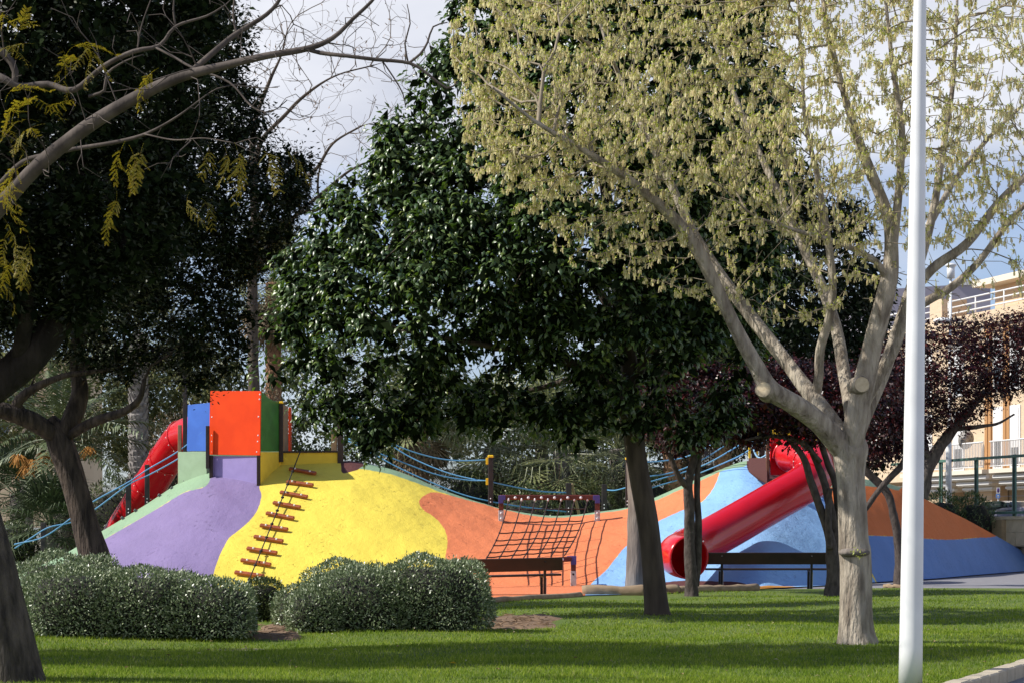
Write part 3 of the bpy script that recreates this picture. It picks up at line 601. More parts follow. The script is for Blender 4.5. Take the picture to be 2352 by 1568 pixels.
railing('rope_railing', 'four blue ropes climbing the right shoulder to the slide platform', [(1441, 1054, 1166, 50.0, 9, 1)],
        [[(1722, 975, 48.8), (1696, 985, 49.2), (1590, 1043, 50.2), (1518, 1058, 50.3), (1445, 1062, 50)], [(1722, 990, 48.8), (1700, 1000, 49.2), (1610, 1056, 50.2), (1540, 1085, 50.3), (1445, 1098, 50)],
         [(1722, 1006, 48.8), (1690, 1026, 49.2), (1612, 1069, 50.2), (1512, 1100, 50.3), (1445, 1118, 50)], [(1722, 1032, 48.8), (1690, 1050, 49.2), (1600, 1088, 50.2), (1520, 1112, 50.3), (1445, 1135, 50)]])

# ------------------------------------------------------------------ benches
def bench(x0, x1, d, length, rot, roll, sc, label, legs):
    c = P((x0 + x1) / 2, HY, d); c[2] = .0 if d > 40 else -.0
    e = thing('park_bench', c, label, 'bench', 'park benches facing the play mound')
    def o_(p): return np.array(p) * sc + c
    hl = length / 2 / sc
    beam('backrest', o_((-hl, -.115, .655)), o_((hl, -.115, .655)), .035, .25, MAT['brownwood'], e, up=(0, -.18, 1), bevel=.008)
    for y in (.10, .235, .37): beam('seat_plank', o_((-hl, y, .42)), o_((hl, y, .42)), .125, .04, MAT['brownwood'], e)
    for lx in legs:
        X = lx * hl
        beam('rear_leg', o_((X, .045, -.03)), o_((X, -.10, .76)), .05, .045, MAT['iron'], e, up=(0, 1, 0))
        beam('front_leg', o_((X, .42, -.03)), o_((X, .36, .40)), .05, .045, MAT['iron'], e, up=(0, 1, 0))
        beam('seat_support', o_((X, -.03, .385)), o_((X, .43, .385)), .045, .03, MAT['iron'], e)
        beam('brace', o_((X + .03, .10, -.03)), o_((X + .03, .02, .36)), .03, .03, MAT['steel'], e, up=(0, 1, 0))
        ball('bolt', o_((X, -.145, .70)), .02, MAT['iron'], e, seg=6)
    e.rotation_euler = (0, R(roll), R(rot)); return e
bench(1622, 1905, 41.8, 2.60, 0, 0, .98, 'dark brown bench by the red tube slide, seen from behind', (-.745, .70))
bench(1012, 1286, 37.2, 2.35, 9, -1.2, .88, 'dark brown bench half hidden by the clipped bush, in front of the climbing net', (-.6, .72))

# ------------------------------------------------------------------ white lamp column in the foreground
lp = thing('lamp_column', G(2091, 1566), 'tall tapering white lamp column standing in the foreground lawn', 'lamp post')
b0 = G(2091, 1566); top = P(2113, 0, b0[1]); dirv = (top - b0) / np.linalg.norm(top - b0); n = 24
pts = np.array([b0 + np.array([0, 0, -.05]) + dirv * s_ for s_ in np.linspace(0, 7.4, n)]); rad = np.interp(np.linspace(0, 7.4, n), [0, 2.9, 5.4, 7.4], [.0945, .074, .050, .042])
rod('column', pts, rad, MAT['pole'], lp, 40)
rod('head_arm', catmull([pts[-1], pts[-1] + np.array([.05, -.2, .3]), pts[-1] + np.array([.1, -.7, .42])], n=6), .035, MAT['pole'], lp, 12)
ball('lamp_head', pts[-1] + np.array([.12, -1.0, .43]), .32, MAT['pole'], lp, (.6, 1.2, .35), 16)
beam('service_door', b0 + dirv * .5 + np.array([.06, .078, 0]), b0 + dirv * .85 + np.array([.06, .072, 0]), .09, .012, MAT['pole'], lp)

# ------------------------------------------------------------------ trees: helpers
def limb_pts(rows, step=.12):
    """rows of (column, row, distance, width in photo units) -> points and radii"""
    q = np.array([np.append(P(x, y, d), w_ / 2 * px(d)) for (x, y, d, w_) in rows]); c = catmull(q, step=step); return c[:, :3], np.maximum(c[:, 3], .003)
def limb(name, rows, mat, parent, sides=14, rough=.05, seed=1, step=.1):
    p_, r_ = limb_pts(rows, step); V, F = tube_geo(p_, r_, sides, rough=rough, seed=seed); return mesh(name, V, F, mat, parent, True), p_, r_
def grow(skel, targets, seg=.2, tip=.0028, expo=2.4, jit=.035, g=None, up=.15, maxr=.02):
    """twigs that branch from skeleton nodes (p, r arrays) to target points; returns edges, radii and twig nodes"""
    pos = list(np.vstack([s_[0] for s_ in skel])); fixed = list(np.concatenate([s_[1] for s_ in skel])); par = [-1] * len(pos); dirs = []
    for s_ in skel:
        tt = np.gradient(s_[0], axis=0); dirs += list(tt / (np.linalg.norm(tt, axis=1)[:, None] + 1e-9))
    cap = len(pos) + len(targets) * 40; A = np.zeros((cap, 3)); A[:len(pos)] = pos; n0 = n = len(pos); Dr = np.zeros((cap, 3)); Dr[:n] = dirs; depth = np.zeros(cap)
    d0 = np.array([np.min(np.sum((A[:n0] - t_) ** 2, 1)) for t_ in targets]); order = np.argsort(d0)
    for ti in order:
        t_ = targets[ti]; dv = t_ - A[:n]; dist = np.linalg.norm(dv, axis=1) + 1e-6
        cosv = np.einsum('ij,ij->i', dv, Dr[:n]) / dist
        i = int(np.argmin(dist * (1.25 - .45 * cosv) + .06 * depth[:n])); L = dist[i]; k = max(2, int(L / seg)); 
        if n + k + 2 > cap: break
        a = A[i]; m_ = a + Dr[i] * L * .4; last = i
        for s_ in range(1, k + 1):
            f = s_ / k; p_ = (1 - f) ** 2 * a + 2 * f * (1 - f) * m_ + f * f * t_ + (g.normal(size=3) * jit * (f < 1)) + np.array([0, 0, up * .0])
            A[n] = p_; dd = p_ - A[last]; Dr[n] = dd / (np.linalg.norm(dd) + 1e-9); par.append(last); fixed.append(0); depth[n] = depth[last] + 1; last = n; n += 1
    rad = np.zeros(n); acc = np.zeros(n); par = np.array(par)
    for i in range(n - 1, n0 - 1, -1):
        acc[i] = max(acc[i], tip ** expo); rad[i] = min(acc[i] ** (1 / expo), maxr); acc[par[i]] += acc[i]
    rad[:n0] = fixed[:n0]
    idx = np.arange(n0, n); p0, p1 = A[par[idx]], A[idx]; r0 = np.minimum(rad[par[idx]], rad[idx] * 1.35 + .001); return p0, p1, r0, rad[idx], A[n0:n], Dr[n0:n]
def frusta(p0, p1, r0, r1, sides=4):
    d = p1 - p0; L = np.linalg.norm(d, axis=1)[:, None] + 1e-9; d = d / L; ref = np.where(np.abs(d[:, 2:3]) > .9, np.array([[1, 0, 0]]), np.array([[0, 0, 1]]))
    u = np.cross(d, ref); u /= np.linalg.norm(u, axis=1)[:, None] + 1e-9; v = np.cross(d, u); a = np.linspace(0, 2 * np.pi, sides, endpoint=False); n = len(p0)
    ring = np.cos(a)[None, :, None] * u[:, None] + np.sin(a)[None, :, None] * v[:, None]
    V = np.concatenate([(p0 - d * r0[:, None] * .5)[:, None] + ring * r0[:, None, None], (p1 + d * r1[:, None] * .5)[:, None] + ring * r1[:, None, None]], 1)
    b_ = (np.arange(n) * 2 * sides)[:, None, None]; j = np.arange(sides); f = np.stack([j, (j + 1) % sides, sides + (j + 1) % sides, sides + j], 1)[None]
    return V.reshape(-1, 3), (b_ + f).reshape(-1, 4)
def unit(a): return a / (np.linalg.norm(a, axis=-1, keepdims=True) + 1e-9)
def leaves(pos, axis, nrm, L, W, fold=.12, curl=.2, quad=False):
    """leaf blades as numpy geometry; five points with a keel and drooping tip, or a plain lozenge"""
    axis = unit(axis); nrm = unit(nrm - axis * np.sum(nrm * axis, 1, keepdims=True)); s_ = np.cross(axis, nrm); n = len(pos); L = np.broadcast_to(L, (n,))[:, None]; W = np.broadcast_to(W, (n,))[:, None]
    if quad:
        m_ = pos + axis * L * .45; V = np.stack([pos, m_ - s_ * W / 2, pos + axis * L - nrm * L * curl, m_ + s_ * W / 2], 1); F = np.arange(n * 4).reshape(-1, 4); return V.reshape(-1, 3), F
    m_ = pos + axis * L * .5 + nrm * L * curl * .35; V = np.stack([pos, m_ - s_ * W / 2 - nrm * W * fold, m_ + nrm * W * fold, m_ + s_ * W / 2 - nrm * W * fold, pos + axis * L - nrm * L * curl], 1)
    f = np.array([[0, 2, 1], [0, 3, 2], [1, 2, 4], [3, 4, 2]]); F = (np.arange(n) * 5)[:, None, None] + f[None]; return V.reshape(-1, 3), F.reshape(-1, 3)
def sample_poly(poly, n, g):
    poly = np.asarray(poly, float); lo, hi = poly.min(0), poly.max(0); r_ = []
    tot = 0
    while tot < n:
        q_ = g.uniform(lo, hi, (n * 2, 2)); q_ = q_[inside(poly, q_)]; r_.append(q_); tot += len(q_)
    return np.vstack(r_)[:n]
def crown_points(poly, d, half, n, g, front=.55, thick=1.0):
    """points through a crown's volume: outline in photo units, depth that swells away from the outline"""
    q_ = sample_poly(poly, n, g); e = edge_dist(np.asarray(poly, float), q_) * px(d); dm = half * np.sqrt(np.clip(e * thick / half, 0.02, 1))
    off = g.uniform(-1, 1, n); off = np.sign(off) * np.abs(off) ** .6; off = np.where(g.uniform(0, 1, n) < front, -np.abs(off), off) * dm
    dd = d + off; return np.stack([(q_[:, 0] - HX) / FPX * dd, dd, CAMH + (HY - q_[:, 1]) / FPX * dd], 1)
def clump_leaves(cent, rad, per, L, W, g, droop=.5, upn=.5, shell=.55, rnd=.45, **kw):
    n = len(cent) * per; c = np.repeat(cent, per, 0); r_ = np.repeat(rad, per); dv = unit(g.normal(size=(n, 3)) * np.array([1, 1, .8]))
    pos = c + dv * (r_ * g.uniform(shell, 1.05, n))[:, None]
    nrm = unit(dv * .6 + np.array([0, 0, upn]) + g.normal(size=(n, 3)) * rnd)
    ax = unit(dv * np.array([1, 1, .3]) + np.array([0, 0, -droop]) + g.normal(size=(n, 3)) * rnd)
    return leaves(pos, ax, nrm, L * g.uniform(.7, 1.25, n), W * g.uniform(.75, 1.2, n), **kw)
def merge(parts):
    V = []; F = []; o_ = 0
    for v, f in parts: V.append(v); F.append(f + o_); o_ += len(v)
    return np.vstack(V), np.vstack(F)

BARK = dict(
    maple=pmat('maple_bark', (.46, .40, .32), (.20, .165, .13), scale=11, rough=.85, bump=1.0, bscale=26, stretch=(1, 1, .22), spec=.2, bdist=.06, lo=.40, hi=.66, detail=8),
    grey=bark_mat('grey_bark', (.23, .20, .175), (.13, .11, .095), scale=8, bump=.7, zs=.2, bscale=26, dist=.025),
    dark=bark_mat('dark_furrowed_bark', (.10, .075, .058), (.028, .021, .017), scale=12, bump=1.0, zs=.2, bscale=24, dist=.06),
    smooth=bark_mat('jacaranda_bark', (.115, .094, .080), (.055, .044, .038), scale=8, bump=.5, zs=.4, bscale=24, dist=.015),
    plum=bark_mat('plum_bark', (.105, .085, .075), (.05, .04, .036), scale=14, bump=.9, zs=.5, bscale=30, dist=.02),
    leaner=bark_mat('laurel_bark', (.10, .078, .06), (.055, .042, .034), scale=8, bump=.7, zs=.25, bscale=24, dist=.02),
    cut=pmat('pale_cut_wood', (.60, .50, .34), (.50, .40, .26), scale=30, rough=.8),
)
LEAF = dict(
    glossy=leaf_mat('glossy_leaf', [(0, (.032, .062, .020)), (.5, (.068, .118, .036)), (.85, (.115, .175, .046)), (1, (.20, .25, .055))], rough=.36, trans=.20, spec=.75, tcol=(1.5, 1.8, .5)),
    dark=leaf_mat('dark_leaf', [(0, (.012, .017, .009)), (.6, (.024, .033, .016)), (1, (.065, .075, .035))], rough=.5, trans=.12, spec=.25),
    bush=leaf_mat('silver_leaf', [(0, (.06, .10, .035)), (.5, (.16, .215, .10)), (.85, (.32, .37, .21)), (1, (.50, .54, .38))], rough=.35, trans=.12, spec=.5),
    plum=leaf_mat('plum_leaf', [(0, (.012, .006, .006)), (.6, (.028, .008, .010)), (1, (.11, .018, .016))], rough=.35, trans=.22, spec=.5),
    tassel=leaf_mat('maple_flower', [(0, (.66, .62, .28)), (.5, (.84, .79, .46)), (.8, (.74, .59, .36)), (1, (.90, .87, .62))], rough=.7, trans=.45, spec=.2),
    fresh=leaf_mat('fresh_leaf', [(0, (.34, .42, .04)), (1, (.58, .62, .10))], rough=.5, trans=.4),
    frond=leaf_mat('jacaranda_leaflet', [(0, (.20, .19, .012)), (.6, (.33, .28, .015)), (1, (.30, .17, .015))], rough=.5, trans=.45),
    inner=leaf_mat('dark_filler_leaf', [(0, (.008, .014, .006)), (1, (.02, .032, .011))], rough=.9, trans=.05, spec=.05),  # matte near-black, so the crown's inner shade is in the colour
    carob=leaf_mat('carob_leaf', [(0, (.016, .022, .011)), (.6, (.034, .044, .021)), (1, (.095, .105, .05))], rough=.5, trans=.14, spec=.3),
    olive=leaf_mat('olive_leaf', [(0, (.05, .07, .02)), (.6, (.12, .14, .04)), (1, (.25, .24, .08))], rough=.5, trans=.2),
    brush=leaf_mat('dry_brush_leaf', [(0, (.06, .045, .025)), (.6, (.14, .11, .06)), (1, (.26, .19, .11))], rough=.7, trans=.2),
    mid=leaf_mat('mid_green_leaf', [(0, (.03, .05, .014)), (.6, (.075, .105, .03)), (1, (.16, .19, .055))], rough=.42, trans=.18),
)

# ------------------------------------------------------------------ box-elder maple with flower tassels
g = np.random.default_rng(11); B0 = gd(1481); base = G(1968, 1481)
mp_ = thing('maple_tree', base, 'pale-barked maple with hanging yellow-green flower tassels, right of the lawn', 'tree')
Dm = B0
sk = []
def ml(name, rows, **kw):
    o, p_, r_ = limb(name, rows, BARK['maple'], mp_, **kw); sk.append((p_[2:], r_[2:])); return o
limb('trunk', [(1970, 1500, Dm, 118), (1969, 1478, Dm, 100), (1967, 1450, Dm, 84), (1966, 1400, Dm, 76), (1966, 1330, Dm, 73), (1965, 1290, Dm, 71), (1963, 1262, Dm, 73), (1961, 1240, Dm, 68), (1958, 1170, Dm, 66), (1954, 1100, Dm, 64), (1952, 1060, Dm, 74), (1953, 1030, Dm, 82), (1953, 1005, Dm, 66), (1953, 985, Dm, 40)], BARK['maple'], mp_, 44, .014, 3, .05)
ml('limb', [(1950, 1050, Dm, 50), (1925, 1018, Dm - .05, 54), (1880, 968, Dm - .2, 50), (1820, 925, Dm - .45, 46), (1768, 893, Dm - .6, 45), (1740, 845, Dm - .65, 36), (1700, 775, Dm - .7, 32), (1650, 670, Dm - .8, 30), (1605, 580, Dm - .9, 30), (1540, 495, Dm - 1.0, 26), (1440, 410, Dm - 1.2, 20), (1340, 345, Dm - 1.4, 14), (1230, 280, Dm - 1.6, 9), (1130, 200, Dm - 1.8, 5)], sides=16)
ml('limb', [(1952, 1045, Dm, 40), (1925, 990, Dm + .15, 42), (1862, 905, Dm + .4, 38), (1810, 835, Dm + .6, 32), (1730, 735, Dm + .8, 30), (1660, 640, Dm + 1, 27), (1590, 530, Dm + 1.1, 22), (1530, 400, Dm + 1.2, 18), (1460, 260, Dm + 1.4, 13), (1400, 120, Dm + 1.6, 8), (1350, -40, Dm + 1.7, 4)])
ml('limb', [(1872, 915, Dm + .4, 22), (1880, 870, Dm + .3, 22), (1884, 800, Dm + .2, 21), (1905, 730, Dm + .1, 20), (1913, 650, Dm, 18), (1900, 540, Dm - .1, 16), (1880, 420, Dm - .2, 13), (1850, 280, Dm - .3, 10), (1840, 120, Dm - .4, 7), (1830, -60, Dm - .5, 4)])
ml('limb', [(1958, 1040, Dm + .1, 30), (1955, 960, Dm + .3, 30), (1938, 850, Dm + .7, 30), (1922, 760, Dm + .9, 27), (1890, 665, Dm + 1.1, 24), (1850, 580, Dm + 1.3, 22), (1790, 450, Dm + 1.5, 18), (1720, 300, Dm + 1.7, 14), (1660, 150, Dm + 1.9, 10), (1600, -30, Dm + 2, 5)])
ml('limb', [(1955, 1050, Dm - .05, 50), (1962, 985, Dm - .1, 54), (1980, 900, Dm - .15, 52), (2003, 800, Dm - .2, 46), (2030, 690, Dm - .3, 42), (2046, 610, Dm - .3, 36), (2040, 500, Dm - .35, 28), (1985, 360, Dm - .45, 22), (1940, 220, Dm - .5, 16), (1900, 60, Dm - .6, 10), (1880, -60, Dm - .6, 5)], sides=16)
ml('limb', [(1968, 1000, Dm + .1, 34), (1995, 930, Dm + .2, 36), (2030, 850, Dm + .3, 32), (2062, 760, Dm + .4, 28), (2100, 640, Dm + .5, 26), (2140, 500, Dm + .6, 20), (2165, 350, Dm + .7, 15), (2190, 180, Dm + .8, 10), (2200, -40, Dm + .9, 5)])
ml('limb', [(1985, 930, Dm + .05, 24), (2022, 860, Dm, 24), (2060, 790, Dm - .1, 22), (2085, 700, Dm - .2, 21), (2140, 620, Dm - .3, 22), (2220, 560, Dm - .4, 21), (2290, 470, Dm - .5, 19), (2360, 400, Dm - .6, 16), (2460, 300, Dm - .8, 10)])
ml('limb', [(2046, 640, Dm - .3, 22), (2052, 560, Dm - .4, 22), (2065, 430, Dm - .5, 18), (2072, 300, Dm - .6, 15), (2050, 150, Dm - .7, 11), (2030, -40, Dm - .8, 6)])
ml('limb', [(2062, 770, Dm + .4, 20), (2110, 705, Dm + .3, 21), (2185, 660, Dm + .2, 18), (2250, 600, Dm + .1, 16), (2310, 520, Dm, 14), (2400, 420, Dm - .1, 9)])
ml('limb', [(2140, 510, Dm + .6, 14), (2190, 420, Dm + .9, 13), (2260, 330, Dm + 1.2, 10), (2352, 240, Dm + 1.4, 7), (2450, 170, Dm + 1.5, 4)])
ml('limb', [(2035, 640, Dm - .3, 16), (2010, 600, Dm - .5, 15), (1930, 560, Dm - .9, 12), (1830, 530, Dm - 1.3, 9), (1740, 500, Dm - 1.6, 5)])
for nm, c, nvec, r_ in (('sawn_stub', (1753, 893, Dm - .72), (-.35, -.9, .1), 17), ('sawn_stub', (1980, 882, Dm - .34), (.1, -.97, .05), 17)):
    c3 = P(*c); nv_ = np.array(nvec) / np.linalg.norm(nvec); rr = r_ * px(Dm); st = rod(nm, [c3 - nv_ * .20, c3 - nv_ * .06, c3 - nv_ * .01, c3 + nv_ * .006], [rr * 1.35, rr * 1.15, rr * 1.12, rr * 1.0], BARK['maple'], mp_, 24, cap=False)
    rod('cut_face', [c3 - nv_ * .02, c3 + nv_ * .002], rr * 1.0, BARK['cut'], st, 24, smooth=False)
MAPLE = [(1085, -40), (1035, 60), (1040, 180), (1065, 300), (1085, 410), (1160, 450), (1230, 520), (1290, 600), (1400, 610), (1540, 690), (1660, 730), (1800, 770), (1900, 740), (1990, 690), (2110, 690), (2240, 740), (2350, 700), (2400, 640), (2410, -40)]
tg = crown_points(MAPLE, Dm, 3.0, 4800, g, .5, .9)
MAPLE_ALL = [(1090, -60), (1200, -260), (1480, -420), (1820, -480), (2180, -440), (2460, -300), (2640, -60), (2680, 220), (2620, 460), (2480, 620), (2350, 690), (2200, 600), (1900, 500), (1500, 300)]
tb = crown_points(MAPLE_ALL, Dm, 3.0, 1900, g, .5, .9); sb_ = HX + tb[:, 0] / tb[:, 1] * FPX; vb_ = HY - (tb[:, 2] - CAMH) / tb[:, 1] * FPX
tg = np.vstack([tg, tb[(sb_ > 2385) | (vb_ < -25)]])
sxm = HX + tg[:, 0] / tg[:, 1] * FPX; sym = HY - (tg[:, 2] - CAMH) / tg[:, 1] * FPX
keepw = np.where(sym > 560, .28, np.where(sym > 430, .6, 1.0)) * np.where(sxm > 2000, .85, 1.0)
tg = tg[g.uniform(0, 1, len(tg)) < keepw]
p0, p1, r0, r1, nodes, ndir = grow(sk, tg, seg=.15, tip=.0028, g=g, jit=.018, maxr=.024)
V, F = frusta(p0, p1, r0, r1, 4); mesh('twigs', V, F, bark_mat('maple_twig', (.33, .28, .20), (.22, .18, .13), scale=12, bump=.2), mp_, True, kind='stuff')
# tassels: bunches of hanging thread-like flowers under a tuft of young leaves
sxn = HX + nodes[:, 0] / nodes[:, 1] * FPX; syn = HY - (nodes[:, 2] - CAMH) / nodes[:, 1] * FPX
w_ = np.where(r1 < .0085, 1., .03) * np.interp(sxn, [1030, 1800, 2050, 2352], [1, .95, .92, .88]) * np.interp(syn, [380, 620], [1, .75])
w_ = w_ * np.where((sxn > 2400) | (syn < -40), .45, 1.0)
NT = 18500; sel = g.choice(len(nodes), NT, p=w_ / w_.sum()); NTAS = (NT, len(nodes))
tp = nodes[sel] + (p0[sel] - p1[sel]) * g.uniform(0, 1, (NT, 1)) + unit(g.normal(size=(NT, 3))) * g.uniform(0, .055, (NT, 1)); nt_ = len(tp); K = 6
c = np.repeat(tp, K, 0); n = len(c); a = g.uniform(0, 2 * np.pi, n); spread = np.repeat(g.uniform(.5, 1.2, nt_), K) * g.uniform(.006, .026, n); Ls = np.repeat(g.uniform(.028, .068, nt_), K) * g.uniform(.6, 1.1, n)
top = c + np.stack([np.cos(a) * .006, np.sin(a) * .006, 0 * a], 1); mid = c + np.stack([np.cos(a) * spread * .8, np.sin(a) * spread * .8, -Ls * .35], 1); end = c + np.stack([np.cos(a) * spread * 1.1, np.sin(a) * spread * 1.1, -Ls], 1)
wv = np.stack([-np.sin(a), np.cos(a), 0 * a], 1) * g.uniform(.003, .0052, n)[:, None]
V = np.stack([top - wv * .5, top + wv * .5, mid - wv, mid + wv, end - wv * 1.3, end + wv * 1.3], 1).reshape(-1, 3); o6 = (np.arange(n) * 6)[:, None]
F = np.vstack([o6 + np.array([[0, 1, 3, 2]]), o6 + np.array([[2, 3, 5, 4]])])
mesh('flower_tassels', V, F, LEAF['tassel'], mp_, kind='stuff')
K = 2; c = np.repeat(tp, K, 0); n = len(c); dv = unit(g.normal(size=(n, 3)) + np.array([0, 0, .5]))
V, F = leaves(c, dv, unit(g.normal(size=(n, 3)) + np.array([0, 0, 1])), g.uniform(.02, .045, n), g.uniform(.010, .018, n), quad=True)
mesh('young_leaves', V, F, LEAF['fresh'], mp_, kind='stuff')
ball('burl', P(1962, 1268, Dm - .10), 1, BARK['grey'], mp_, (.17, .12, .055), 12)
V, F = clump_leaves(np.array([P(1972, 1266, Dm - .26)]), np.array([.07]), 26, .03, .014, g, quad=True); mesh('sprout', V, F, LEAF['fresh'], mp_)

# ------------------------------------------------------------------ glossy evergreen in the middle
def evergreen(name, label, base, trunk_rows, limbs, poly, d, half, nclump, per, crad, L, W, leafm, barkm, seed, core=None, front=.6, twigs=160, droop=.5, quad=False, sides=18, rnd=.45, upn=.5, thick=1.0, curl=.22, fill=11, extra=(), thin=None, **kw):
    g = np.random.default_rng(seed); e = thing(name, base, label, 'tree', kw.get('group')); sk = []
    o, p_, r_ = limb('trunk', trunk_rows, barkm, e, sides, .05, seed, .08); sk.append((p_[len(p_) // 2:], r_[len(p_) // 2:]))
    for rws in limbs:
        o, p_, r_ = limb('limb', rws, barkm, e, 12, .05, seed + 1); sk.append((p_, r_))
    cen = crown_points(poly, d, half, nclump, g, front, thick)
    for (ep, en) in extra: cen = np.vstack([cen, crown_points(ep, d, half, en, g, front, thick)])
    if thin:                                             # airier lower crown
        yy_ = HY - (cen[:, 2] - CAMH) / cen[:, 1] * FPX; cen = cen[(yy_ < thin[0]) | (g.uniform(0, 1, len(cen)) > thin[1])]
    if twigs:
        tg = cen[g.choice(len(cen), min(twigs, len(cen)), replace=False)]
        p0, p1, r0, r1, nn, nd = grow(sk, tg, seg=.25, tip=.006, g=g, jit=.03, maxr=.05); V, F = frusta(p0, p1, r0, r1, 5); mesh('branches', V, F, barkm, e, True, kind='stuff')
    cr_ = g.uniform(crad * .6, crad * 1.3, len(cen))
    V, F = clump_leaves(cen, cr_, per, L, W, g, droop=droop, quad=quad, rnd=rnd, upn=upn, curl=curl)
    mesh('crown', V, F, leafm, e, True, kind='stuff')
    V, F = clump_leaves(cen, cr_ * .55, fill, L * 1.9, W * 2.3, g, droop=droop, quad=True, shell=.1, rnd=1.0); mesh('filler_foliage', V, F, LEAF['inner'] if leafm in (LEAF['glossy'], LEAF['dark'], LEAF['carob']) else leafm, e, False, kind='stuff'); return e  # oversized filler leaves added to block light through the crown
LAUREL = [(1120, -260), (1060, -60), (1050, 60), (1020, 120), (985, 165), (950, 180), (960, 240), (935, 290), (880, 285), (855, 340), (840, 405), (770, 445), (735, 490), (715, 545), (690, 590), (650, 600), (668, 680), (640, 740), (628, 810), (590, 850), (612, 890), (640, 930), (700, 950), (760, 1000), (820, 985), (850, 1060), (885, 1010), (940, 980), (1000, 1000), (1040, 960), (1130, 975), (1200, 960), (1290, 985), (1350, 1020), (1410, 990), (1450, 1010), (1520, 985), (1600, 1020), (1680, 960), (1720, 850), (1760, 700), (1790, 500), (1800, 250), (1780, 0), (1700, -250), (1400, -380)]
Dl = gd(1416)
evergreen('laurel_tree', 'broad evergreen with glossy leaves and a dark leaning trunk in the middle of the lawn', G(1508, 1416),
    [(1512, 1428, Dl, 74), (1509, 1405, Dl, 58), (1500, 1300, Dl, 50), (1488, 1200, Dl, 48), (1470, 1100, Dl, 47), (1455, 1000, Dl, 46), (1450, 900, Dl, 42), (1440, 780, Dl, 36), (1420, 600, Dl, 30), (1380, 380, Dl, 22), (1340, 150, Dl, 14)],
    [[(1455, 985, Dl, 26), (1380, 860, Dl - .4, 22), (1250, 820, Dl - .9, 18), (1100, 790, Dl - 1.3, 12), (920, 760, Dl - 1.6, 7)], [(1450, 880, Dl, 26), (1520, 760, Dl - .3, 20), (1580, 620, Dl - .6, 14), (1620, 480, Dl - .8, 8)], [(1440, 760, Dl, 24), (1330, 620, Dl + .4, 18), (1180, 520, Dl + .7, 13), (1000, 420, Dl + .8, 7)], [(1462, 1000, Dl, 20), (1500, 900, Dl + .6, 17), (1560, 800, Dl + 1.2, 12)], [(1438, 900, Dl, 20), (1330, 870, Dl + .9, 16), (1180, 900, Dl + 1.4, 10), (980, 880, Dl + 1.6, 6)]],
    LAUREL, Dl, 2.6, 1450, 54, .29, .108, .050, LEAF['glossy'], BARK['leaner'], 21, twigs=260, front=.62, fill=14, upn=.8, sides=40, thin=(770, .48))

DP = 40.6
evergreen('evergreen_tree', 'slender evergreen with a pale straight trunk behind the leaning trunk', G(1462, 1355),
    [(1460, 1366, DP, 60), (1461, 1340, DP, 50), (1464, 1250, DP, 47), (1464, 1150, DP, 44), (1460, 1060, DP, 42), (1470, 960, DP - .2, 36), (1500, 820, DP - .6, 26), (1530, 680, DP - 1, 18)],
    [[(1464, 1000, DP, 22), (1530, 900, DP - .6, 18), (1600, 800, DP - 1, 12)]],
    [(1400, 620), (1410, 940), (1470, 1010), (1540, 990), (1600, 960), (1650, 860), (1660, 680), (1560, 520)], DP - 1.3, 1.2, 260, 46, .42, .12, .05, LEAF['dark'], BARK['grey'], 22, twigs=80, quad=True)
DQ = 62.0
evergreen('evergreen_tree', 'tall dark evergreen standing beyond the mound behind the maple limbs', (P(1850, HY, DQ)[0], DQ, 0),
    [(1850, 1310, DQ, 40), (1850, 1100, DQ, 34), (1840, 900, DQ, 28), (1800, 700, DQ, 20), (1780, 520, DQ, 12)], [[(1845, 960, DQ, 20), (1930, 850, DQ - .5, 14), (1990, 760, DQ - 1, 8)]],
    [(1480, 640), (1500, 900), (1600, 1000), (1650, 960), (1740, 990), (1840, 960), (1960, 1000), (2060, 960), (2045, 860), (2020, 760), (2035, 640), (1990, 560), (1960, 470), (1880, 440), (1800, 330), (1700, 260), (1500, 300)], DQ, 3.4, 900, 46, .60, .17, .07, LEAF['dark'], BARK['grey'], 26, twigs=120, quad=True)

# ------------------------------------------------------------------ dark trees at the left
DK = 31.5
evergreen('evergreen_tree', 'dark evergreen with a forked furrowed trunk rising behind the left bushes', (P(228, 1300, DK)[0], DK, 0),
    [(242, 1445, DK, 92), (232, 1380, DK, 78), (220, 1290, DK, 72), (200, 1220, DK, 62), (182, 1150, DK, 58), (162, 1080, DK, 58), (140, 1020, DK, 60), (128, 990, DK, 52), (110, 965, DK, 40)],
    [[(140, 1010, DK, 42), (90, 975, DK - .2, 42), (30, 948, DK - .4, 40), (-40, 925, DK - .6, 36), (-140, 860, DK - .8, 28), (-260, 740, DK - 1, 18)], [(140, 1015, DK, 40), (165, 960, DK, 44), (185, 900, DK + .1, 40), (178, 840, DK + .2, 36), (185, 740, DK + .3, 30), (230, 560, DK + .4, 22), (300, 360, DK + .5, 14)],
     [(150, 1005, DK, 24), (215, 968, DK - .3, 22), (285, 945, DK - .5, 19), (320, 915, DK - .6, 15), (332, 870, DK - .6, 10)], [(55, 955, DK - .3, 26), (40, 925, DK - .4, 25), (80, 890, DK - .5, 20), (150, 862, DK - .6, 14), (240, 850, DK - .5, 8)]],
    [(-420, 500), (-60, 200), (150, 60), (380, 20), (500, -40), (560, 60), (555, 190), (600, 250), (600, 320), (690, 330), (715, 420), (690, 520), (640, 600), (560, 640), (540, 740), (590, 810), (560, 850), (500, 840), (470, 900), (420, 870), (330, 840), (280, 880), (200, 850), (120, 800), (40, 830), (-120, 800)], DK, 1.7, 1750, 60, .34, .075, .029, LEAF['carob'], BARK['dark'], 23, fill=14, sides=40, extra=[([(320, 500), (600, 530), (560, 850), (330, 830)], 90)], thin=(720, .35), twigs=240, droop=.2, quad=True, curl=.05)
DN = 18.6
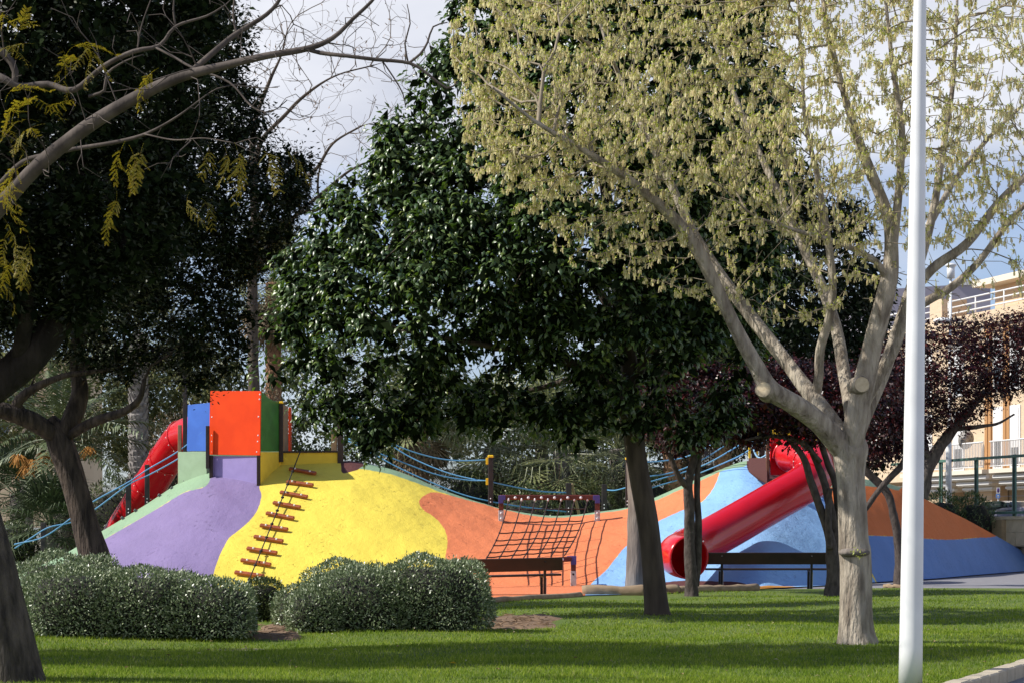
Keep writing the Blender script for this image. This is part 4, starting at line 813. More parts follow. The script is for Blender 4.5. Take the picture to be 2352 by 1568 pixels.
evergreen('evergreen_tree', 'big shadowy evergreen whose black limb crosses the upper left corner', (P(-330, 1300, DN)[0], DN, 0),
    [(-330, 1490, DN, 150), (-325, 1300, DN, 120), (-320, 1150, DN, 112), (-300, 1040, DN, 110), (-280, 960, DN, 100)],
    [[(-300, 1010, DN, 90), (-180, 960, DN, 86), (-60, 915, DN, 84), (40, 845, DN, 82), (130, 745, DN, 72), (205, 650, DN, 60), (290, 520, DN + .2, 40), (380, 340, DN + .4, 26), (440, 140, DN + .6, 14)], [(-290, 990, DN, 80), (-300, 800, DN, 70), (-260, 560, DN, 55), (-180, 300, DN, 40), (-60, 60, DN, 26), (60, -200, DN, 14)], [(40, 845, DN, 40), (60, 700, DN - .4, 34), (40, 500, DN - .8, 26), (20, 250, DN - 1, 16)]],
    [(-1300, 700), (-1250, 300), (-900, -100), (-500, -420), (0, -520), (350, -420), (470, -150), (500, 40), (480, 180), (430, 330), (450, 470), (380, 600), (300, 640), (180, 760), (60, 720), (-80, 800), (-400, 860), (-900, 840)], DN, 2.0, 2300, 44, .30, .058, .024, LEAF['dark'], bark_mat('shade_black_bark', (.035, .028, .024), (.015, .012, .010), scale=9, bump=1.0, zs=.22, bscale=22, dist=.04), 24, fill=30, twigs=260, droop=.2, quad=True, curl=.05, front=.4)  # bark colour taken down to near black to carry the limb's shade

# ------------------------------------------------------------------ jacaranda in the left foreground
g = np.random.default_rng(31); DJ = 15.4
jc = thing('jacaranda_tree', G(20, 1580), 'jacaranda with a stout grey trunk at bottom left and bare boughs with yellow fronds above', 'tree')
limb('trunk', [(28, 1600, DJ, 190), (22, 1568, DJ, 162), (4, 1480, DJ, 152), (-14, 1400, DJ, 146), (-40, 1290, DJ, 142), (-72, 1180, DJ, 138), (-110, 1020, DJ, 130), (-150, 850, DJ, 118), (-180, 700, DJ, 100)], bark_mat('jacaranda_trunk_bark', (.125, .100, .080), (.035, .028, .023), scale=16, bump=1.0, zs=.22, bscale=34, dist=.06), jc, 60, .014, 5, .05)
sk = []
def jl(rows, **kw):
    o, p_, r_ = limb('bough', rows, BARK['smooth'], jc, 12, .03, len(sk), .08); sk.append((p_, r_))
jl([(-150, 800, DJ, 70), (-110, 640, DJ - .2, 52), (-50, 530, DJ - .4, 42), (0, 476, DJ - .5, 38), (85, 384, DJ - .6, 34), (190, 299, DJ - .7, 33), (306, 228, DJ - .8, 29), (408, 180, DJ - .9, 24), (510, 153, DJ - 1, 19), (612, 129, DJ - 1.1, 16), (707, 112, DJ - 1.1, 14), (764, 88, DJ - 1.1, 11), (810, 45, DJ - 1.1, 9), (865, -10, DJ - 1.1, 7), (900, -80, DJ - 1.1, 4)])
jl([(700, 112, DJ - 1.1, 9), (735, 122, DJ - 1.1, 10), (796, 129, DJ - 1.2, 9), (863, 137, DJ - 1.2, 9), (942, 146, DJ - 1.2, 8), (988, 175, DJ - 1.2, 6), (1026, 203, DJ - 1.2, 5), (1052, 190, DJ - 1.2, 3)])
jl([(938, 146, DJ - 1.2, 6), (965, 125, DJ - 1.2, 6), (982, 98, DJ - 1.2, 5), (995, 62, DJ - 1.2, 4), (1028, 52, DJ - 1.2, 2.5)])
jl([(938, 146, DJ - 1.2, 4), (930, 100, DJ - 1.2, 4), (942, 55, DJ - 1.2, 3), (935, 10, DJ - 1.2, 2)])
jl([(878, 140, DJ - 1.2, 3.5), (905, 180, DJ - 1.2, 3.5), (925, 215, DJ - 1.2, 3), (932, 248, DJ - 1.2, 2)])
jl([(440, 165, DJ - .9, 15), (480, 130, DJ - .9, 14), (540, 80, DJ - .8, 12), (612, 34, DJ - .8, 10), (648, -10, DJ - .8, 8), (690, -100, DJ - .8, 4)])
jl([(-150, 260, DJ + .3, 24), (-60, 170, DJ + .2, 22), (0, 178, DJ, 18), (44, 199, DJ, 16), (110, 194, DJ, 15), (170, 207, DJ - .1, 14), (238, 153, DJ - .2, 12), (306, 119, DJ - .3, 11), (367, 105, DJ - .3, 9), (404, 61, DJ - .3, 7), (476, 37, DJ - .3, 5), (520, 10, DJ - .3, 3)])
jl([(355, 108, DJ - .3, 6), (400, 132, DJ - .4, 6), (442, 156, DJ - .5, 6), (527, 190, DJ - .6, 5), (578, 245, DJ - .7, 4), (622, 258, DJ - .8, 3), (660, 230, DJ - .8, 2)])
jl([(-60, 500, DJ + .4, 18), (0, 425, DJ + .3, 15), (51, 374, DJ + .2, 12), (102, 357, DJ + .1, 11), (170, 343, DJ, 10), (272, 326, DJ - .1, 9), (340, 306, DJ - .2, 7), (408, 268, DJ - .3, 5), (476, 217, DJ - .3, 3)])
jl([(205, 222, DJ - .1, 8), (240, 208, DJ - .2, 7), (246, 170, DJ - .2, 6), (290, 140, DJ - .3, 4), (330, 125, DJ - .3, 2)])
jl([(30, 200, DJ, 14), (35, 165, DJ, 16), (10, 125, DJ, 18), (-60, 90, DJ, 22)])
jl([(404, 62, DJ - .3, 5), (398, 25, DJ - .3, 4), (402, -20, DJ - .3, 3)]); jl([(548, 90, DJ - .8, 6), (536, 40, DJ - .8, 5), (540, -20, DJ - .8, 4)]); jl([(315, 118, DJ - .3, 3.5), (325, 60, DJ - .3, 3), (350, -10, DJ - .3, 2.5)])
jl([(330, 308, DJ - .2, 4), (400, 322, DJ - .4, 3.5), (470, 318, DJ - .6, 3), (540, 330, DJ - .7, 2)])
tg = crown_points([(-80, -80), (1000, -80), (980, 180), (880, 240), (700, 320), (560, 380), (330, 430), (120, 420), (-80, 620)], DJ - .6, 1.0, 190, g, .5)
p0, p1, r0, r1, nodes, ndir = grow(sk, tg, seg=.11, tip=.0026, g=g, jit=.02, maxr=.008); V, F = frusta(p0, p1, r0, r1, 4); mesh('twigs', V, F, BARK['smooth'], jc, True, kind='stuff')
def frond_geo(g, npair=9, L=.26):
    """feathery leaf: a bent stalk with pairs of leaflet-bearing side stalks"""
    V = []; F = []; dr_, bd_ = g.uniform(.35, .9), g.uniform(-.5, .5)
    def quad(a, b, w_, nrm=np.array([0, 0, 1.])):
        s_ = np.cross(b - a, nrm); s_ = s_ / (np.linalg.norm(s_) + 1e-9) * w_; m_ = (a + b) / 2; k = len(V); V.extend([a, m_ - s_, b, m_ + s_]); F.append([k, k + 1, k + 2, k + 3])
    def stalk(x): return np.array([x, bd_ * x * x / L, -dr_ * x * x / L])
    st = np.array([stalk(x) for x in np.linspace(-.3 * L, L, 16)])
    for i in range(15): quad(st[i], st[i + 1], .002)
    for i in range(npair):
        f = .12 + .88 * i / (npair - 1); c = stalk(f * L); pl = L * .40 * (1 - .75 * abs(f - .35)) * g.uniform(.75, 1.1)
        for sg in (-1, 1):
            if g.uniform() < .12: continue
            dv = unit(np.array([.75, sg * .8, -.35]) + g.normal(size=3) * .22); sag = g.uniform(.1, .5)
            for kk in range(9):
                t_ = .1 + .9 * kk / 8; q_ = c + dv * pl * t_ + np.array([0, 0, -sag * pl * t_ * t_])
                if kk: quad(qp, q_, .0013)
                qp = q_
                for s2 in (-1, 1): quad(q_, q_ + unit(dv + s2 * np.cross(dv, [0, 0, 1.]) * 1.1 + g.normal(size=3) * .3) * .015 * (1.15 - .5 * t_), .0030)
    return np.array(V), np.array(F)
fr = [frond_geo(np.random.default_rng(40 + i)) for i in range(6)]; frm = []
FR = [(18, 60), (5, 95), (40, 75), (22, 110), (60, 100), (8, 40), (145, 115), (165, 110), (185, 105), (205, 108), (215, 128), (150, 160), (140, 185), (20, 215), (50, 235), (85, 228), (110, 245), (30, 265), (65, 275), (15, 300), (55, 305), (80, 290), (340, 175), (352, 165), (280, 340), (305, 352), (325, 345), (300, 372), (480, 345), (520, 350), (545, 345), (552, 358), (610, 350), (622, 372), (655, 345), (268, 455), (260, 478), (430, 455), (470, 462), (12, 545), (35, 560), (10, 585), (55, 575), (25, 605), (68, 560), (8, 625), (40, 610), (5, 650), (30, 400), (8, 420), (45, 385), (15, 510)]
for i, (x, y) in enumerate(FR):
    d = DJ - .9 + g.uniform(-.5, .5); c = P(x, y, d)
    if i < 6:
        frm.append(mesh('frond', fr[i][0] + c, fr[i][1], LEAF['frond'], jc, origin=c)); o = frm[-1]
    else: o = dup(frm[i % 6], jc, c)
    hang = x > 200 or y > 380
    o.rotation_euler = (g.uniform(-.8, .8), R(g.uniform(15, 75) if hang else g.uniform(-60, 40)), g.uniform(0, 6.28)); o.scale = [g.uniform(.6, 1.0)] * 3
# ------------------------------------------------------------------ bare tree against the sky
g = np.random.default_rng(33); DBt = 57.0; bt = thing('bare_tree', (P(585, 1300, DBt)[0], DBt, 0), 'leafless tree with fine twigs against the sky beside the dark evergreen', 'tree'); sk = []
for rows in ([(585, 1320, DBt, 34), (585, 1000, DBt, 28), (580, 700, DBt, 24), (585, 480, DBt, 20), (580, 330, DBt, 16), (592, 260, DBt, 10), (622, 180, DBt, 8), (645, 130, DBt, 5), (660, 70, DBt, 3)], [(585, 400, DBt, 18), (600, 325, DBt - .3, 11), (650, 270, DBt - .5, 9), (700, 220, DBt - .7, 7), (770, 175, DBt - .8, 4), (860, 150, DBt - .8, 3)],
             [(585, 620, DBt, 22), (640, 540, DBt + .2, 14), (690, 485, DBt + .3, 9), (740, 445, DBt + .4, 8), (800, 395, DBt + .5, 6), (850, 372, DBt + .5, 4), (905, 368, DBt + .5, 3)], [(585, 520, DBt, 16), (650, 430, DBt - .3, 9), (720, 395, DBt - .5, 8), (765, 330, DBt - .6, 6), (830, 290, DBt - .7, 4)], [(690, 490, DBt + .3, 8), (735, 478, DBt + .3, 8), (730, 440, DBt + .3, 6), (732, 400, DBt + .3, 4), (742, 360, DBt + .3, 3)]):
    o, p_, r_ = limb('trunk' if not sk else 'bough', rows, BARK['leaner'], bt, 8, .05, len(sk), .15); sk.append((p_[len(p_) // 3:], r_[len(p_) // 3:]))
tg = crown_points([(545, -40), (880, -60), (960, 60), (965, 200), (930, 330), (900, 400), (820, 440), (760, 480), (690, 480), (600, 360), (540, 180)], DBt, 2.6, 640, g, .5)
p0, p1, r0, r1, nodes, ndir = grow(sk, tg, seg=.28, tip=.0046, g=g, jit=.02, maxr=.028); V, F = frusta(p0, p1, r0, r1, 4); mesh('twigs', V, F, bark_mat('bare_twig', (.22, .185, .16), (.15, .12, .10), bump=.1), bt, True, kind='stuff')
sel = g.choice(len(nodes), 190, replace=False); V, F = leaves(nodes[sel], unit(g.normal(size=(190, 3)) + np.array([0, 0, -1])), unit(g.normal(size=(190, 3))), g.uniform(.08, .15, 190), .04, quad=True); mesh('dry_pods', V, F, pmat('dry_pod', (.20, .12, .08), (.3, .2, .13), rough=.7), bt, kind='stuff')

# ------------------------------------------------------------------ purple-leaved plum trees
def plum(label, base, stems, poly, d, half, ncl, per, seed, crad=.28):
    g = np.random.default_rng(seed); e = thing('plum_tree', base, label, 'tree', 'purple-leaved plum trees'); sk = []
    for rows in stems:
        o, p_, r_ = limb('trunk' if not sk else 'stem', rows, BARK['plum'], e, 12, .09, seed + len(sk), .07); sk.append((p_, r_))
    cen = crown_points(poly, d, half, ncl, g, .5)
    p0, p1, r0, r1, nn, nd = grow(sk, cen[:110], seg=.18, tip=.005, g=g, jit=.03, maxr=.03); V, F = frusta(p0, p1, r0, r1, 5); mesh('branches', V, F, BARK['plum'], e, True, kind='stuff')
    V, F = clump_leaves(cen, g.uniform(crad * .6, crad * 1.2, len(cen)), per, .068, .038, g, quad=True, droop=.4, curl=.15); mesh('crown', V, F, LEAF['plum'], e, True, kind='stuff')
    V, F = clump_leaves(cen, np.full(len(cen), crad * .5), 10, .15, .09, g, quad=True, shell=.1, rnd=1.0); mesh('filler_foliage', V, F, LEAF['plum'], e, kind='stuff')
d1 = gd(1367)
plum('slim twin-stemmed plum tree in front of the slide mouth', G(1590, 1367), [[(1588, 1374, d1, 40), (1588, 1350, d1, 30), (1584, 1260, d1, 26), (1583, 1180, d1, 24), (1581, 1110, d1, 22), (1592, 1060, d1, 18), (1598, 1000, d1, 14), (1605, 930, d1, 9)], [(1598, 1345, d1 + .1, 16), (1603, 1280, d1 + .1, 17), (1604, 1200, d1 + .1, 16), (1601, 1120, d1 + .1, 15), (1606, 1050, d1 + .1, 12), (1625, 980, d1 + .1, 8)], [(1582, 1120, d1, 16), (1560, 1095, d1 - .1, 15), (1540, 1050, d1 - .2, 12), (1515, 1000, d1 - .3, 7)]],
     [(1470, 900), (1500, 1020), (1560, 1040), (1640, 1020), (1700, 1000), (1690, 880), (1600, 820)], d1, 1.3, 150, 60, 51)
plum('many-stemmed plum tree with dark red leaves between right bench and maple trunk', G(1915, 1367), [[(1913, 1374, d1, 46), (1914, 1345, d1, 36), (1913, 1290, d1, 28), (1905, 1230, d1, 22), (1885, 1170, d1, 19), (1865, 1110, d1, 17), (1845, 1050, d1, 15), (1805, 1000, d1, 11), (1770, 950, d1, 7)], [(1917, 1340, d1 + .1, 26), (1922, 1270, d1 + .1, 22), (1912, 1190, d1 + .1, 20), (1897, 1120, d1 + .1, 18), (1880, 1070, d1 + .1, 17), (1858, 1020, d1 + .1, 12), (1840, 950, d1 + .1, 7)], [(1920, 1290, d1 + .15, 20), (1926, 1200, d1 + .15, 18), (1918, 1110, d1 + .15, 17), (1900, 1060, d1 + .15, 15), (1884, 1000, d1 + .15, 12), (1890, 930, d1 + .15, 7)], [(1905, 1260, d1 - .1, 15), (1902, 1180, d1 - .1, 15), (1906, 1120, d1 - .1, 13)], [(1885, 1060, d1, 11), (1840, 1015, d1 - .1, 12), (1770, 1000, d1 - .2, 9), (1710, 1010, d1 - .3, 5)]],
     [(1630, 920), (1670, 1000), (1720, 1020), (1800, 1010), (1850, 1030), (1900, 990), (2000, 980), (2040, 900), (1960, 850), (1800, 830), (1690, 850)], d1 + .2, 1.3, 230, 56, 52)
d3 = 44.5
plum('crooked dark-stemmed plum tree half hidden by the white lamp column', (P(2064, 1300, d3)[0], d3, .0), [[(2066, 1345, d3, 30), (2066, 1280, d3, 22), (2060, 1220, d3, 20), (2050, 1170, d3, 18), (2040, 1135, d3, 19), (2020, 1110, d3, 20), (1985, 1075, d3, 20), (1960, 1035, d3, 18), (1945, 980, d3, 12), (1950, 900, d3, 7)], [(1975, 1180, d3 - .3, 8), (1990, 1165, d3 - .3, 13), (2015, 1130, d3 - .3, 14), (2045, 1095, d3 - .3, 15), (2075, 1060, d3 - .3, 15), (2095, 1000, d3 - .3, 11), (2105, 930, d3 - .3, 7)]],
     [(1950, 860), (1960, 1020), (2010, 1060), (2060, 1050), (2110, 1020), (2130, 900), (2080, 820), (2000, 800)], d3, 1.2, 150, 56, 53, .32)
d4 = 57.0
plum('spreading plum tree with dark red crown before the brick flats', (P(2112, 1300, d4)[0], d4, .0), [[(2105, 1300, d4, 40), (2112, 1200, d4, 36), (2118, 1125, d4, 34), (2135, 1065, d4, 30), (2170, 1010, d4, 26), (2215, 955, d4, 20), (2260, 900, d4, 12)], [(2128, 1075, d4, 20), (2120, 1000, d4 + .3, 18), (2110, 900, d4 + .5, 10)], [(2190, 985, d4, 12), (2240, 980, d4 - .2, 10), (2290, 972, d4 - .3, 6), (2330, 950, d4 - .3, 4)], [(2140, 1055, d4, 12), (2100, 1010, d4 - .4, 12), (2060, 990, d4 - .6, 8)]],
     [(2010, 900), (2040, 780), (2120, 745), (2200, 735), (2280, 735), (2352, 715), (2420, 720), (2440, 850), (2390, 900), (2330, 890), (2300, 950), (2240, 960), (2220, 1000), (2160, 990), (2120, 1020), (2060, 1010)], d4, 1.9, 560, 54, 54, .42)

# ------------------------------------------------------------------ clipped silvery bushes
def bush(name, label, lobes, n, seed, leafm=None, L=.040, W=.017, group='clipped silvery bushes', mat_core=None, cat='bush'):
    """lobes: (x0, x1, top row, distance of the middle, half depth); a bushy mass of small leaves round a dark solid core"""
    g = np.random.default_rng(seed); leafm = leafm or LEAF['bush']; base = None; Vs, Ns, areas = [], [], []; cores = []
    geo = []
    for (x0, x1, yt, d, hd) in lobes:
        cx_ = ((x0 + x1) / 2 - HX) / FPX * d; hw = (x1 - x0) / 2 * px(d); top = CAMH + (HY - yt) * px(d); geo.append((np.array([cx_, d, top * .42]), np.array([hw, hd, top * .58])))
    e = thing(name, (geo[0][0][0], geo[0][0][1], 0), label, cat, group)
    tot = sum(s[0] * s[1] + s[0] * s[2] + s[1] * s[2] for c, s in geo); parts = []
    for c, s in geo:
        k = int(n * (s[0] * s[1] + s[0] * s[2] + s[1] * s[2]) / tot); dv = unit(g.normal(size=(k, 3))); p_ = 3.2
        r_ = (np.abs(dv[:, 0]) ** p_ + np.abs(dv[:, 1]) ** p_ + np.abs(dv[:, 2]) ** p_) ** (-1 / p_)
        q_ = dv * r_[:, None]
        lump = 1 + .07 * np.sin(q_[:, 0] * s[0] * 7.3 + q_[:, 1] * s[1] * 4) * np.sin(q_[:, 2] * s[2] * 7 + 1) + .05 * np.sin(q_[:, 0] * s[0] * 5 + 1) * np.sin(q_[:, 1] * s[1] * 6) + .045 * np.sin(q_[:, 0] * s[0] * 11 + q_[:, 2] * 6 * s[2]) + .05 * np.sin(q_[:, 0] * s[0] * 3.1 + 2) * (q_[:, 2] > 0)
        pos = c + q_ * s * (lump * (1 - np.abs(g.normal(size=k)) * .085))[:, None]
        pos += unit(g.normal(size=(k, 3))) * (np.where(g.uniform(0, 1, k) < .08, g.uniform(.02, .07, k), .012))[:, None]
        ok = pos[:, 2] > .02; pos = pos[ok]; dvv = unit(q_[ok] / s); k = len(pos)
        ax = unit(dvv * .8 + np.array([0, 0, .45]) + g.normal(size=(k, 3)) * .6); nr_ = unit(dvv * .6 + np.array([0, 0, .75]) + g.normal(size=(k, 3)) * .5)
        parts.append(leaves(pos, ax, nr_, L * g.uniform(.6, 1.3, k), W * g.uniform(.7, 1.3, k), quad=True, curl=.1))
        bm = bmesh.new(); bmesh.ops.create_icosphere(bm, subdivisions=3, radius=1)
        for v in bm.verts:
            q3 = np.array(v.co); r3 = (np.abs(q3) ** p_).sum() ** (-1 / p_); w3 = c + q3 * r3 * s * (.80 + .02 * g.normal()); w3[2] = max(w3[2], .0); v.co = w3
        bm_obj('dark_core', bm, mat_core or MAT['core'], e, True)
    V, F = merge(parts); mesh('foliage', V, F, leafm, e, False, kind='stuff'); return e
LEAF['oleander'] = leaf_mat('oleander_leaf', [(0, (.035, .065, .02)), (.6, (.075, .12, .035)), (1, (.15, .20, .07))], rough=.4, trans=.2)
MAT['core'] = pmat('shaded_inside', (.020, .020, .012), (.010, .010, .007), scale=30, rough=.9)  # near-black solid stands for the shaded inside of the bushes
bush('clipped_bush', 'wide clipped silvery bush at front left beside the stout trunk', [(58, 330, 1304, 22.8, .72), (230, 470, 1309, 22.8, .70), (390, 592, 1332, 22.7, .62)], 44000, 61)
bush('clipped_bush', 'rounded silvery bush behind the front left bush, below the forked trunk', [(25, 290, 1274, 24.9, .7)], 15000, 62)
bush('clipped_bush', 'long clipped silvery bush hiding the left end of the nearer bench', [(662, 800, 1350, 24.0, .5), (720, 960, 1306, 24.2, .62), (860, 1132, 1283, 24.3, .64)], 44000, 63)
bush('clipped_bush', 'silvery bush just behind the left half of the long clipped bush', [(632, 760, 1345, 25.2, .45), (700, 905, 1290, 26.6, .6)], 16000, 64)
bush('small_bush', 'small dark bush in the gap between the two clipped bushes', [(558, 652, 1332, 26.2, .35)], 5000, 65, LEAF['mid'])
def tuft(x, y, d, hpx, n, label, seed):
    g = np.random.default_rng(seed); c = P(x, y, d); c[2] = 0; e = thing('grass_tuft', c, label, 'grass tuft', 'spiky grass tufts behind the bushes'); V = []; F = []
    H = CAMH + (HY - (y - hpx)) * px(d)
    for i in range(n):
        a = g.uniform(0, 6.28); sp = g.uniform(.05, .38); h_ = H * g.uniform(.75, 1.0); b_ = c + np.array([g.normal() * .05, g.normal() * .05, 0]); w_ = .006; s_ = np.array([1, 0, 0]) * w_
        m_ = b_ + np.array([np.cos(a) * sp * .35, np.sin(a) * sp * .35, h_ * .65]); t_ = b_ + np.array([np.cos(a) * sp, np.sin(a) * sp, h_ * g.uniform(.8, 1)]); k = len(V); V += [b_ - s_, b_ + s_, m_ - s_ * .8, m_ + s_ * .8, t_]; F += [[k, k + 1, k + 3, k + 2], [k + 2, k + 3, k + 4]]
    mesh('blades', V, F, LEAF['mid'], e)
tuft(385, 1310, 27.0, 36, 70, 'spiky green grass tuft in front of the mauve slope', 1); tuft(520, 1325, 27.2, 22, 40, 'smaller spiky grass tuft at the foot of the yellow slope', 2)
bush('oleander_bush', 'dark green oleander bush behind the right orange end of the mound', [(2118, 2215, 1135, 63.5, 1.0), (2190, 2284, 1140, 63.5, .9)], 5200, 66, LEAF['oleander'], L=.16, W=.035, group=None)
for i, (x0, x1, yt, d, lm, lb) in enumerate([(840, 1010, 1100, 58, 'brush', 'dry shrub behind the sagging blue ropes'), (1000, 1150, 1085, 60, 'mid', 'green shrub behind the yellow-capped post'), (1140, 1290, 1120, 58, 'mid', 'low green shrub left behind the climbing net'), (1280, 1420, 1110, 59, 'olive', 'olive shrub behind the pair of dark posts'), (1420, 1560, 1090, 60, 'mid', 'green shrub behind the leaning dark trunk'),
        (-60, 90, 1200, 56, 'mid', 'green shrub at the far left edge'), (330, 470, 960, 62, 'brush', 'tall dry brown shrub left of the blue panel'), (560, 680, 900, 62, 'brush', 'tall dry shrub above the orange panel'), (200, 330, 1100, 60, 'mid', 'green shrub behind the red slide on the left'), (1540, 1720, 1040, 62, 'brush', 'dry shrub behind the four blue ropes')]):
    bush('background_shrub', lb, [(x0, x1, yt, d, 1.0)], 5200, 80 + i, LEAF[lm], L=.10, W=.035, group='shrubs behind the mound')

# ------------------------------------------------------------------ palms
def pinnate(g, L=2.6, n=34):
    V = []; F = []; st = np.array([[x, 0, .42 * x - .42 * x * x / L * 1.25] for x in np.linspace(0, L, 14)])
    v, f = tube_geo(st, np.linspace(.03, .006, 14), 4); V = list(v); F = [list(q_) for q_ in f]
    for i in range(n):
        f_ = .12 + .88 * i / (n - 1); c = np.array([np.interp(f_, np.linspace(0, 1, 14), st[:, k]) for k in range(3)]); ll = .55 * math.sin(math.pi * (.12 + .8 * f_)) ** .6
        for sg in (-1, 1):
            dv = unit(np.array([.55, sg * .8, -.15 + .2 * g.normal()])); m_ = c + dv * ll * .5; e_ = c + dv * ll + np.array([0, 0, -.10]); s_ = unit(np.cross(dv, [0, 0, 1])) * .028; k = len(V); V += [c, m_ - s_, e_, m_ + s_]; F.append([k, k + 1, k + 2, k + 3])
    return np.array(V), F
def fanleaf(g, rad=.75, pet=.8, n=26, droop=.35):
    st = np.array([[x, 0, .0] for x in np.linspace(0, pet, 5)]); v, f = tube_geo(st, np.linspace(.018, .012, 5), 4); V = list(v); F = [list(q_) for q_ in f]; c = np.array([pet, 0, 0])
    for i in range(n):
        a = math.radians(-125 + 250 * i / (n - 1)); dv = np.array([math.cos(a), math.sin(a), 0]); rr = rad * (.75 + .25 * math.cos(a)) * g.uniform(.92, 1.05); pv = np.array([-dv[1], dv[0], 0]) * .034
        m_ = c + dv * rr * .55 + np.array([0, 0, .03 * (-1) ** i]); q_ = c + dv * rr * .8 + np.array([0, 0, -.05 * droop * 2]); e_ = c + dv * rr * .98 + np.array([0, 0, -rr * droop]); k = len(V)
        V += [c, m_ - pv, q_, m_ + pv, e_, q_ - pv * .35, q_ + pv * .35]; F += [[k, k + 1, k + 2, k + 3], [k + 5, k + 4, k + 6]]
    return np.array(V), F
PALM = dict(date=pmat('date_palm_frond', (.05, .078, .028), (.135, .165, .065), scale=3, rough=.5), fan=pmat('fan_palm_leaf', (.10, .125, .045), (.24, .25, .11), scale=4, rough=.42), fandark=pmat('dark_fan_palm_leaf', (.028, .048, .020), (.075, .10, .040), scale=4, rough=.6, spec=.25), dry=pmat('dry_palm_leaf', (.13, .09, .05), (.21, .15, .085), scale=4, rough=.8),
            trunk=pmat('palm_trunk', (.24, .215, .195), (.13, .11, .10), scale=8, rough=.9, bump=.8, bscale=14), tan=pmat('tan_palm_trunk', (.36, .20, .11), (.22, .12, .07), scale=9, rough=.9, bump=.8, bscale=14))
def palm(label, x, yc, d, wpx, kind, nfr, size, tm, seed, ytrunk=None, skirt=0, group='palms behind the mound', elev=(-35, 75)):
    g = np.random.default_rng(seed); c = P(x, yc, d); e = thing('palm_tree', (c[0], d, 0), label, 'palm', group); r_ = wpx / 2 * px(d)
    n = max(4, int(c[2] / .1)); zs = np.linspace(-.05, c[2], n); V, F = tube_geo(np.stack([np.full(n, c[0]), np.full(n, d), zs], 1), r_ * (1 + .05 * np.sin(np.arange(n) * 2.1)), 12); mesh('trunk', V, F, tm, e, True)
    # old leaf bases round the trunk
    if wpx >= 20:
        Vb = []; Fb = []; rows = int(c[2] / .16)
        for j in range(rows):
            for i in range(9):
                a = 2 * np.pi * (i + .5 * (j % 2)) / 9 + g.normal() * .06; z = .1 + j * .16 + g.normal() * .02; o_ = np.array([math.cos(a), math.sin(a), 0]); t_ = np.array([-o_[1], o_[0], 0]); b_ = c * np.array([1, 1, 0]) + o_ * r_ * .98; b_[2] = z; k = len(Vb); w_ = r_ * .33
                Vb += [b_ - t_ * w_, b_ + t_ * w_, b_ + o_ * .05 + np.array([0, 0, .14]) + t_ * w_ * .6, b_ + o_ * .05 + np.array([0, 0, .14]) - t_ * w_ * .6, b_ + np.array([0, 0, .17])]; Fb += [[k, k + 1, k + 2, k + 3], [k + 3, k + 2, k + 4]]
        if Vb: mesh('leaf_bases', Vb, Fb, tm, e, kind='stuff')
    proto = None
    for i in range(nfr + skirt):
        if proto is None:
            vs_, fs_ = (pinnate(g, size) if kind == 'date' else fanleaf(g, size * .55, size * .5)); proto = mesh('frond', vs_ + c, fs_, PALM[kind], e, origin=c); o = proto
            dry = mesh('dry_frond', vs_ + c, fs_, PALM['dry'], e, origin=c) if skirt else None
        else: o = dup(proto if i < nfr else dry, e, c)
        az = i * 2.39996 + g.uniform(-.2, .2); el = R(np.interp(i, [0, max(1, nfr - 1)], [elev[1], elev[0]])) if i < nfr else R(g.uniform(-80, -55))
        o.rotation_euler = (g.uniform(-.3, .3), -el, az); s_ = g.uniform(.82, 1.12); o.scale = (s_, s_, s_)
    if skirt: dry.rotation_euler = (0, R(70), 1.0)
    return e
pd = palm('date palm with arching fronds and orange fruit clusters at the left', 150, 1015, 56, 44, 'date', 30, 3.0, PALM['trunk'], 71, elev=(-35, 80))
g = np.random.default_rng(72)
for (x, y) in ((42, 1048), (75, 1060), (105, 1045), (205, 1030), (60, 1075)):
    c = P(x, y, 55.2); Vf = []; Ff = []
    for i in range(60):
        a = g.uniform(0, 6.28); e_ = c + np.array([math.cos(a) * g.uniform(.05, .32), math.sin(a) * .2, -g.uniform(.0, .32)]); m_ = (c + e_) / 2 + np.array([0, 0, .08]); k = len(Vf); w_ = np.array([.010, 0, 0]); Vf += [c - w_, c + w_, m_ + w_, m_ - w_, e_ - w_, e_ + w_]; Ff += [[k, k + 1, k + 2, k + 3], [k + 3, k + 2, k + 5, k + 4]]
    mesh('fruit_cluster', Vf, Ff, pmat('orange_date_stalk', (.48, .22, .03), (.36, .15, .02), scale=9, rough=.7), pd)
palm('low bushy fan palm at the far left behind the blue ropes', 115, 1205, 54, 30, 'fandark', 34, 1.7, PALM['trunk'], 73, elev=(-30, 85))
palm('second low fan palm left of the forked trunk', 40, 1140, 60, 30, 'fandark', 26, 1.9, PALM['trunk'], 74, elev=(-25, 85))
palm('fan palm with a pale grey criss-cross trunk left of the red slide', 318, 770, 60, 42, 'fan', 30, 2.3, pmat('pale_palm_trunk', (.36, .33, .31), (.17, .15, .14), scale=7, rough=.9, bump=.8, bscale=14), 75)
palm('tall fan palm showing between the dark tree and the glossy evergreen', 628, 650, 66, 34, 'fan', 34, 2.4, PALM['tan'], 76, skirt=26)
palm('fan palm with a stubby trunk behind the sagging blue ropes', 962, 960, 60, 44, 'fan', 30, 2.2, PALM['tan'], 77, skirt=12)
palm('bushy fan palm with long drooping leaves behind the yellow-capped post', 1130, 1030, 61, 36, 'fan', 40, 2.6, PALM['trunk'], 78, elev=(-60, 85), skirt=10)
palm('bushy fan palm with drooping leaves behind the climbing net', 1290, 1040, 60, 36, 'fan', 44, 2.7, PALM['trunk'], 79, elev=(-60, 85), skirt=8)
palm('fan palm behind the leaning dark trunk', 1420, 1030, 63, 36, 'fan', 34, 2.4, PALM['trunk'], 80, elev=(-60, 85))
